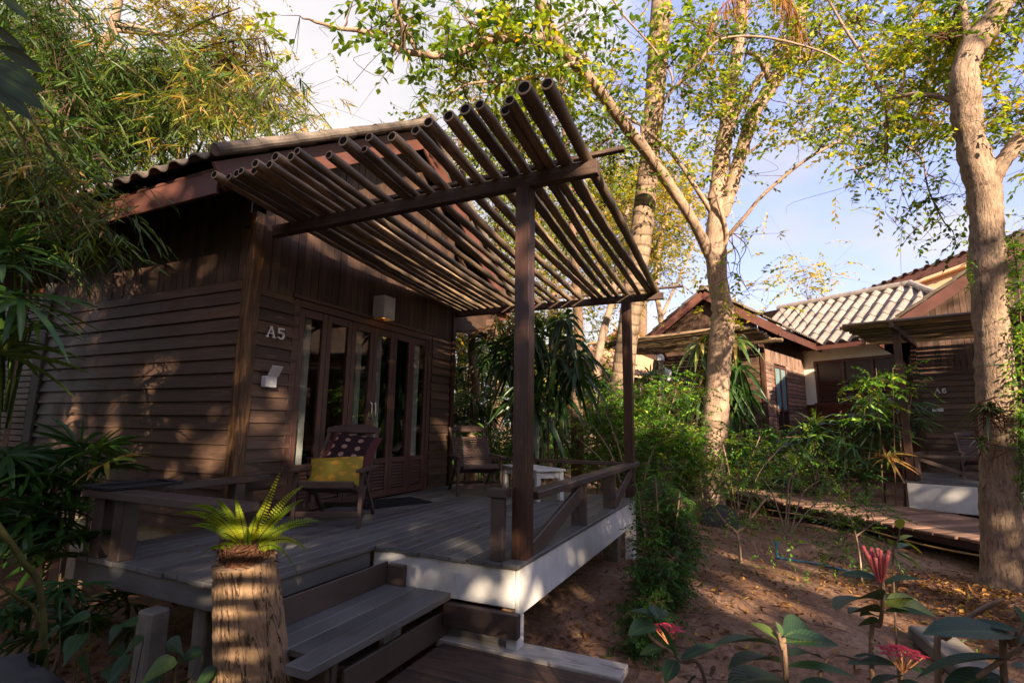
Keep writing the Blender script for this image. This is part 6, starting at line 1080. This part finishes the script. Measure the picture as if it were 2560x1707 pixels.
ixora('dark stemmed shrub with long grey leaves in the lower right corner', [([g3(2480, 1820, 1.15), at(2510, 1700, 1.1), at(2535, 1610, 1.1), at(2560, 1560, 1.1)], .008), ([g3(2330, 1820, 1.3), at(2345, 1700, 1.2), at(2370, 1590, 1.2), at(2440, 1530, 1.2), at(2508, 1497, 1.2)], .008), ([at(2420, 1707, 1.1), at(2520, 1640, 1.1), at(2600, 1590, 1.1)], .006)],
    [(2540, 1590, 1.1, 2305, 1578, -.04, .30, .4), (2550, 1580, 1.1, 2400, 1545, .03, .26, .3), (2545, 1610, 1.1, 2640, 1580, .0, .4, .3), (2530, 1650, 1.1, 2290, 1655, .02, .24, .3), (2530, 1665, 1.1, 2620, 1690, 0, .4, .2), (2345, 1580, 1.2, 2335, 1540, .02, .5, .9), (2500, 1690, 1.1, 2350, 1720, -.02, .36, .2), (2560, 1560, 1.1, 2530, 1500, .03, .4, .8)], [])
ixora('thin young shoot with translucent yellow green leaves in front of the walkway', [([g3(2222, 1480, 3.0), at(2232, 1400, 2.9), at(2245, 1350, 2.9), at(2250, 1320, 2.9)], .006)],
    [(2250, 1322, 2.9, 2258, 1292, 0, .85, .99), (2248, 1352, 2.9, 2285, 1330, .0, .6, .97), (2250, 1348, 2.9, 2302, 1378, -.03, .4, .98), (2240, 1368, 2.9, 2218, 1342, 0, .55, .96), (2240, 1380, 2.9, 2300, 1415, -.03, .45, .9), (2238, 1372, 2.9, 2275, 1358, .05, .5, .8), (2236, 1395, 2.9, 2212, 1385, 0, .5, .85)], [])
# ------------------------------------------------------------------ fallen leaves
m_ = MB(); n_ = 16000; xy = np.stack([ru(-2.6, 9, n_), ru(-8.5, -1.0, n_)], -1)
k = ((xy[:, 0] > .2) | (xy[:, 1] > -2.2)) & (RNG.random(n_) < .25+.75*(np.sin(xy[:, 0]*1.3+1.1*np.sin(xy[:, 1]*1.9))*np.sin(xy[:, 1]*1.6+.7) > .1)); xy = xy[k]
c2 = np.stack([RNG.normal(3.3, .6, 1600), RNG.normal(-5.75, .5, 1600)], -1); xy = np.vstack([xy, c2]); c3 = np.stack([RNG.normal(-1.4, .6, 1300), RNG.normal(-.6, .7, 1300)], -1); xy = np.vstack([xy, c3]); n_ = len(xy)
P = np.concatenate([xy, (gz(xy[:, 0], xy[:, 1])+ru(.005, .035, n_))[:, None]], 1); D = rdir(n_, .25)
m_.leaves(P, D, ru(.15, 1, n_)**1.8*.085+.008, ru(.010, .034, n_), N=np.array([0, 0, 1.])+RNG.normal(size=(n_, 3))*.4, droop=.1, fold=.25, nseg=3, r=RNG.random(n_)**1.6, prof=[.3, 1, .8, .05])
o_ = m_.build('fallen_leaves', 'leaf_dry', None, True); tag(o_, 'dry brown leaves scattered over the sandy soil', None, None, 'stuff')
m_ = MB()
for _ in range(150):
    p = np.array([random.uniform(.3, 6), random.uniform(-7, -3), 0.]); a = random.random()*6.28; q = p+np.array([math.cos(a), math.sin(a), 0])*random.uniform(.06, .3); p[2] = gz(p[0], p[1])+.012; q[2] = gz(q[0], q[1])+.014; m_.tube([p, (p+q)/2+np.array([random.uniform(-.02, .02), random.uniform(-.02, .02), .01]), q], random.uniform(.002, .005), 4)
o_ = m_.build('fallen_twigs', 'twig'); tag(o_, 'thin dry twigs lying on the soil', None, None, 'stuff')
m_ = MB(); n_ = 46; xy = np.stack([ru(0.1, 3.3, n_), ru(-2.5, -.2, n_)], -1); xy[:12] = np.stack([ru(-.9, 0, 12), ru(-1.4, -.3, 12)], -1); P = np.concatenate([xy, np.full((n_, 1), .006)], 1)
m_.leaves(P, rdir(n_, .08), ru(.015, .05, n_), ru(.01, .022, n_), N=np.array([0, 0, 1.])+RNG.normal(size=(n_, 3))*.2, droop=.0, fold=.25, nseg=3, r=ru(.35, 1, n_), prof=[.3, 1, .8, .05]); o_ = m_.build('fallen_leaves', 'leaf_dry', None, True); tag(o_, 'small dry leaves blown onto the deck planks', None, None, 'stuff')
m_ = MB(); n_ = 500; xy = np.stack([ru(.8, 6.5, n_), ru(-7, -3.2, n_)], -1); keep = np.sin(xy[:, 0]*2.1+1)*np.sin(xy[:, 1]*2.7) > .45; xy = xy[keep]; n_ = len(xy); P = np.concatenate([xy, gz(xy[:, 0], xy[:, 1])[:, None]], 1); P = np.repeat(P, 6, 0)+RNG.normal(size=(n_*6, 3))*(.03, .03, 0)
m_.leaves(P, rdir(len(P), .6, .8), ru(.03, .08, len(P)), .008, nseg=3, droop=.4, r=ru(0, .7, len(P))); o_ = m_.build('weeds', 'leaf_shrub', None, True); tag(o_, 'sparse tiny weeds on the bare soil', None, None, 'stuff')

# ------------------------------------------------------------------ unseen trees added behind the camera to shade the garden
SH = nrm(np.array([SUN[0], SUN[1], 0])); WV = np.array([-SH[1], SH[0], 0.]); WV = WV if WV@rt > 0 else -WV; TE = math.tan(SUN_EL)
def onplane(px, ax, v): d_ = at(px[0], px[1], 1)-EYE; i_ = 'xyz'.index(ax); return EYE+d_*(v-EYE[i_])/d_[i_]
holes = []  # gaps shaped into the added crowns so sun dapples fall on set spots
def hole(P, r): holes.append((np.asarray(P, float), r))
for z_ in (-.55, -.4, -.25, -.1, .05, .18): hole((sx_-.07, sy_-.05, z_), .12); hole((sx_-.11, sy_+.02, z_), .10)
hole((sx_, sy_, .40), .15); hole((sx_+.08, sy_+.1, .32), .12)
for x, y, r_ in ((383, 970, .10), (375, 925, .07), (383, 1065, .14), (190, 1030, .10), (175, 1080, .07), (345, 1125, .12), (318, 955, .08), (410, 905, .05), (545, 1130, .10), (290, 1070, .06)): hole(onplane((x, y), 'x', 0), r_)
for x, y, r_ in ((697, 1040, .09), (690, 1010, .06), (770, 1090, .05), (935, 1060, .08), (1100, 1060, .06)): hole(onplane((x, y), 'y', 0), r_)
for x, y, r_ in ((1340, 1415, .08), (1330, 1460, .08), (1345, 1490, .06), (1335, 1540, .05), (1550, 1300, .12), (1515, 1340, .10), (1400, 1440, .05), (1580, 1310, .08), (1335, 1600, .05)): hole(onplane((x, y), 'y', -2.645), r_*.7)
for x, y, r_ in ((1015, 1408, .055), (1180, 1475, .05), (1300, 1447, .06), (1300, 1478, .06)): hole(onplane((x, y), 'x', .03), r_)
for x, y, r_ in ((505, 1398, .05), (520, 1428, .05), (1060, 1305, .06), (1190, 1345, .06), (1440, 1230, .10), (1380, 1270, .06)): hole(onplane((x, y), 'z', 0), r_)
for x, y, r_ in ((1960, 1430, .20), (1840, 1475, .16), (2060, 1405, .15), (2330, 1465, .22), (2310, 1590, .16), (1900, 1400, .12), (1770, 1500, .12), (350, 1470, .10), (2200, 1480, .12), (1440, 1520, .05)): hole(onplane((x, y), 'z', -.68), r_*1.4)
for x, y, r_ in ((1990, 1260, .28), (2150, 1290, .30), (2300, 1320, .26), (2420, 1340, .2), (1860, 1225, .3), (2080, 1265, .2), (1720, 1190, .3)): hole(onplane((x, y), 'z', -.44), r_)
for x, y, r_ in ((2490, 760, .10), (2470, 640, .10), (2505, 1000, .08), (2510, 1080, .07), (2510, 1310, .09), (2450, 520, .12), (2430, 320, .14), (2505, 1420, .1), (2480, 880, .06)): hole(at(x, y, 5.0), r_)
for x, y, r_ in ((1790, 900, .3), (1785, 1010, .2), (1770, 1140, .2), (1800, 800, .3), (1780, 1080, .15)): hole(at(x, y, 9.8), r_)
for x, y, r_ in ((1150, 1085, .12), (1160, 1170, .08)): hole(at(x, y, 7.2), r_)
for x, y, r_ in ((1960, 960, .35), (2010, 900, .3), (1980, 1030, .3), (1940, 1090, .3)): hole(at(x, y, 15.), r_)
hole(at(268, 1140, 3.7), .07); hole(at(2275, 1340, 2.9), .08)
for x, y, d, r_ in ((1650, 1000, 8.8, .4), (1570, 1060, 8.8, .3), (1700, 1080, 8.8, .3), (1850, 1120, 8.6, .3), (1960, 1180, 7.8, .25), (2040, 1090, 10, .3), (2180, 950, 9.3, .3), (2230, 1145, 9.1, .15), (1690, 1260, 4.6, .12), (1650, 1330, 4.3, .08), (1330, 900, 7.5, .1), (1400, 1040, 7.5, .12), (1180, 1000, 9., .2), (1183, 1080, 9, .2), (1250, 1020, 9, .2), (1450, 1000, 9.2, .2), (1560, 980, 8.2, .2)): hole(at(x, y, d), r_)
BH = [(-16, 9.6), (-8, 9.0), (-4, 7.3), (-1.2, 6.9), (0, 7.0), (1.5, 7.3), (3, 7.0), (5, 6.7), (7.2, 6.5), (8, 9.6), (9.2, 9.8), (9.8, 8.6), (10.4, 8.0), (12.6, 7.8), (13.4, 7.2), (19, 7.0)]
HP = np.array([h[0] for h in holes]); HR = np.array([h[1] for h in holes])
def shade_tree(label, b0, b1, dist, n_, seed):
    tr, lf = MB(), MB(); bc = (b0+b1)/2; base = EYE+SH*dist+WV*bc; base[2] = -.7; top = base+np.array([0, 0, 6.5])
    P = limb(tr, [base, base+(0.1, 0, 2.2), base+(0, .1, 4.4), top], .22, .1, 10); cl_ = 240; C = np.stack([ru(b0-.7, b1+.7, cl_), ru(-.4, 9.8, cl_), ru(-1.1, 1.1, cl_)], -1)
    for _ in range(14): a = P[random.randrange(len(P)//3, len(P))]; q = EYE+SH*(dist+random.uniform(-.8, .8))+WV*random.uniform(b0, b1); q[2] = random.uniform(1.5, 6.3); branch(tr, a, q, .05, .015)
    c_ = C[RNG.integers(0, cl_, n_)]+RNG.normal(size=(n_, 3))*(.42, .42, .4); keep = c_[:, 1] < np.interp(c_[:, 0], [q[0] for q in BH], [q[1] for q in BH])+RNG.normal(size=n_)*.12; keep |= RNG.random(n_) < .03; c_ = c_[keep]
    Q = EYE+SH*(dist+c_[:, 2:3])+WV*c_[:, 0:1]; Q[:, 2] = c_[:, 1]-c_[:, 2]*0-(8-dist)*0
    ok = np.ones(len(Q), bool)
    for hp, hr in zip(HP, HR): v_ = Q-hp; ok &= np.linalg.norm(v_-(v_@SUN)[:, None]*SUN, axis=1) > hr+.06
    Q = Q[ok]; lf.leaves(Q, rdir(len(Q), .6, -.2), ru(.2, .32, len(Q)), ru(.10, .16, len(Q)), nseg=2, droop=.2)
    return plant('tree', label, 'tree', G_TREE, [('trunk', tr, ['bark_mid'], True), ('crown', lf, ['leaf_mid'], True)])
for k, (b0, b1) in enumerate(((-16, -8.5), (-8.5, -4.4), (-4.4, -.6), (-.6, 3.2), (3.2, 7.2), (7.2, 11.2), (11.2, 16))):
    shade_tree(f'unseen leafy tree added behind the photographer for shade and dapples, {["first", "second", "third", "fourth", "fifth", "sixth", "last"][k]} from the house side', b0, b1, 8.0, 27000 if k in (1, 2) else 18000, k)
# unseen leafy trees added left of the frame to darken the near wall
for lab, x, y, h in (('unseen leafy tree added left of the photographer to darken the near wall', -2.35, 2.5, 3.4), ('taller unseen tree added beyond it to darken the near wall', -1.9, 4.7, 3.8)):
    tr, lf = MB(), MB(); b = np.array([x, y, -.7]); limb(tr, [b, b+(.05, 0, h*.5), b+(0, .1, h)], .09, .04, 8); c_ = b+np.array([0, 0, h*.62])+RNG.normal(size=(5200, 3))*(.55, .6, .95); c_ = c_[(c_[:, 2] > -.5) & (np.abs(c_[:, 0]-x) < .95)]
    lf.leaves(c_, rdir(len(c_), .6, -.2), ru(.16, .26, len(c_)), ru(.07, .11, len(c_)), nseg=2, droop=.2); plant('tree', lab, 'tree', G_TREE, [('trunk', tr, ['bark_mid'], True), ('crown', lf, ['leaf_dark'], True)])
# unseen high crowns added overhead to cut sky light on the near garden
for k, (x, y) in enumerate(((-5.5, 1.5), (-3.4, 4.8), (-2.7, 2.0), (-5.6, 5.0))):
    tr, lf = MB(), MB(); b = np.array([-8.0+k*1.2, 0.5+k*3.0, -.7]); top = np.array([x, y, 9.3]); P = limb(tr, [b, b+(0, 0, 3.4), b*.6+top*.4+(0, 0, 3.4), top], .17, .06, 9)
    for _ in range(16): q = top+np.array([random.uniform(-2.2, 2.2), random.uniform(-2.4, 2.4), random.uniform(-.3, .8)]); branch(tr, P[-random.randint(1, 8)], q, .04, .012)
    c_ = top+RNG.normal(size=(60, 3))[RNG.integers(0, 60, 6500)]*(1.05, 1.15, .35)+RNG.normal(size=(6500, 3))*(.45, .45, .25); c_ = c_[(c_[:, 0] < -.9) & (c_[:, 2] > 8.2)]
    lf.leaves(c_, rdir(len(c_), .4, -.15), ru(.22, .34, len(c_)), ru(.12, .17, len(c_)), nseg=2, droop=.2, jit=.35)
    plant('tree', f'unseen high tree added over the photographer to block sky light, {["first", "second", "third", "fourth"][k]} from the sunny side', 'tree', G_TREE, [('trunk', tr, ['bark_mid'], True), ('crown', lf, ['leaf_mid'], True)])
# unseen cane fence added behind the camera to stripe the stump with shade
BF = thing('added_shade_fence', 'unseen fence of level bamboo canes added behind the photographer to stripe the stump with shade', 'fence'); fc = np.array([sx_-.06, sy_, 0])+SUN*4.4; fc[2] = 0; m_ = MB(); z = .55
while z < 2.15: m_.tube([fc+WV*-.75+(0, 0, z+.01), fc+WV*.9+(0, 0, z-.03+random.uniform(-.008, .008))], .027, 8); z += .092
m_.build('canes', 'bamboo', BF); 
for s_ in (-.7, .85): m_ = MB(); m_.tube([fc+WV*s_+(0, 0, -.7)+SH*.05, fc+WV*s_+(0, 0, 2.25)+SH*.05], .035, 8); m_.build('post', 'bamboo', BF)
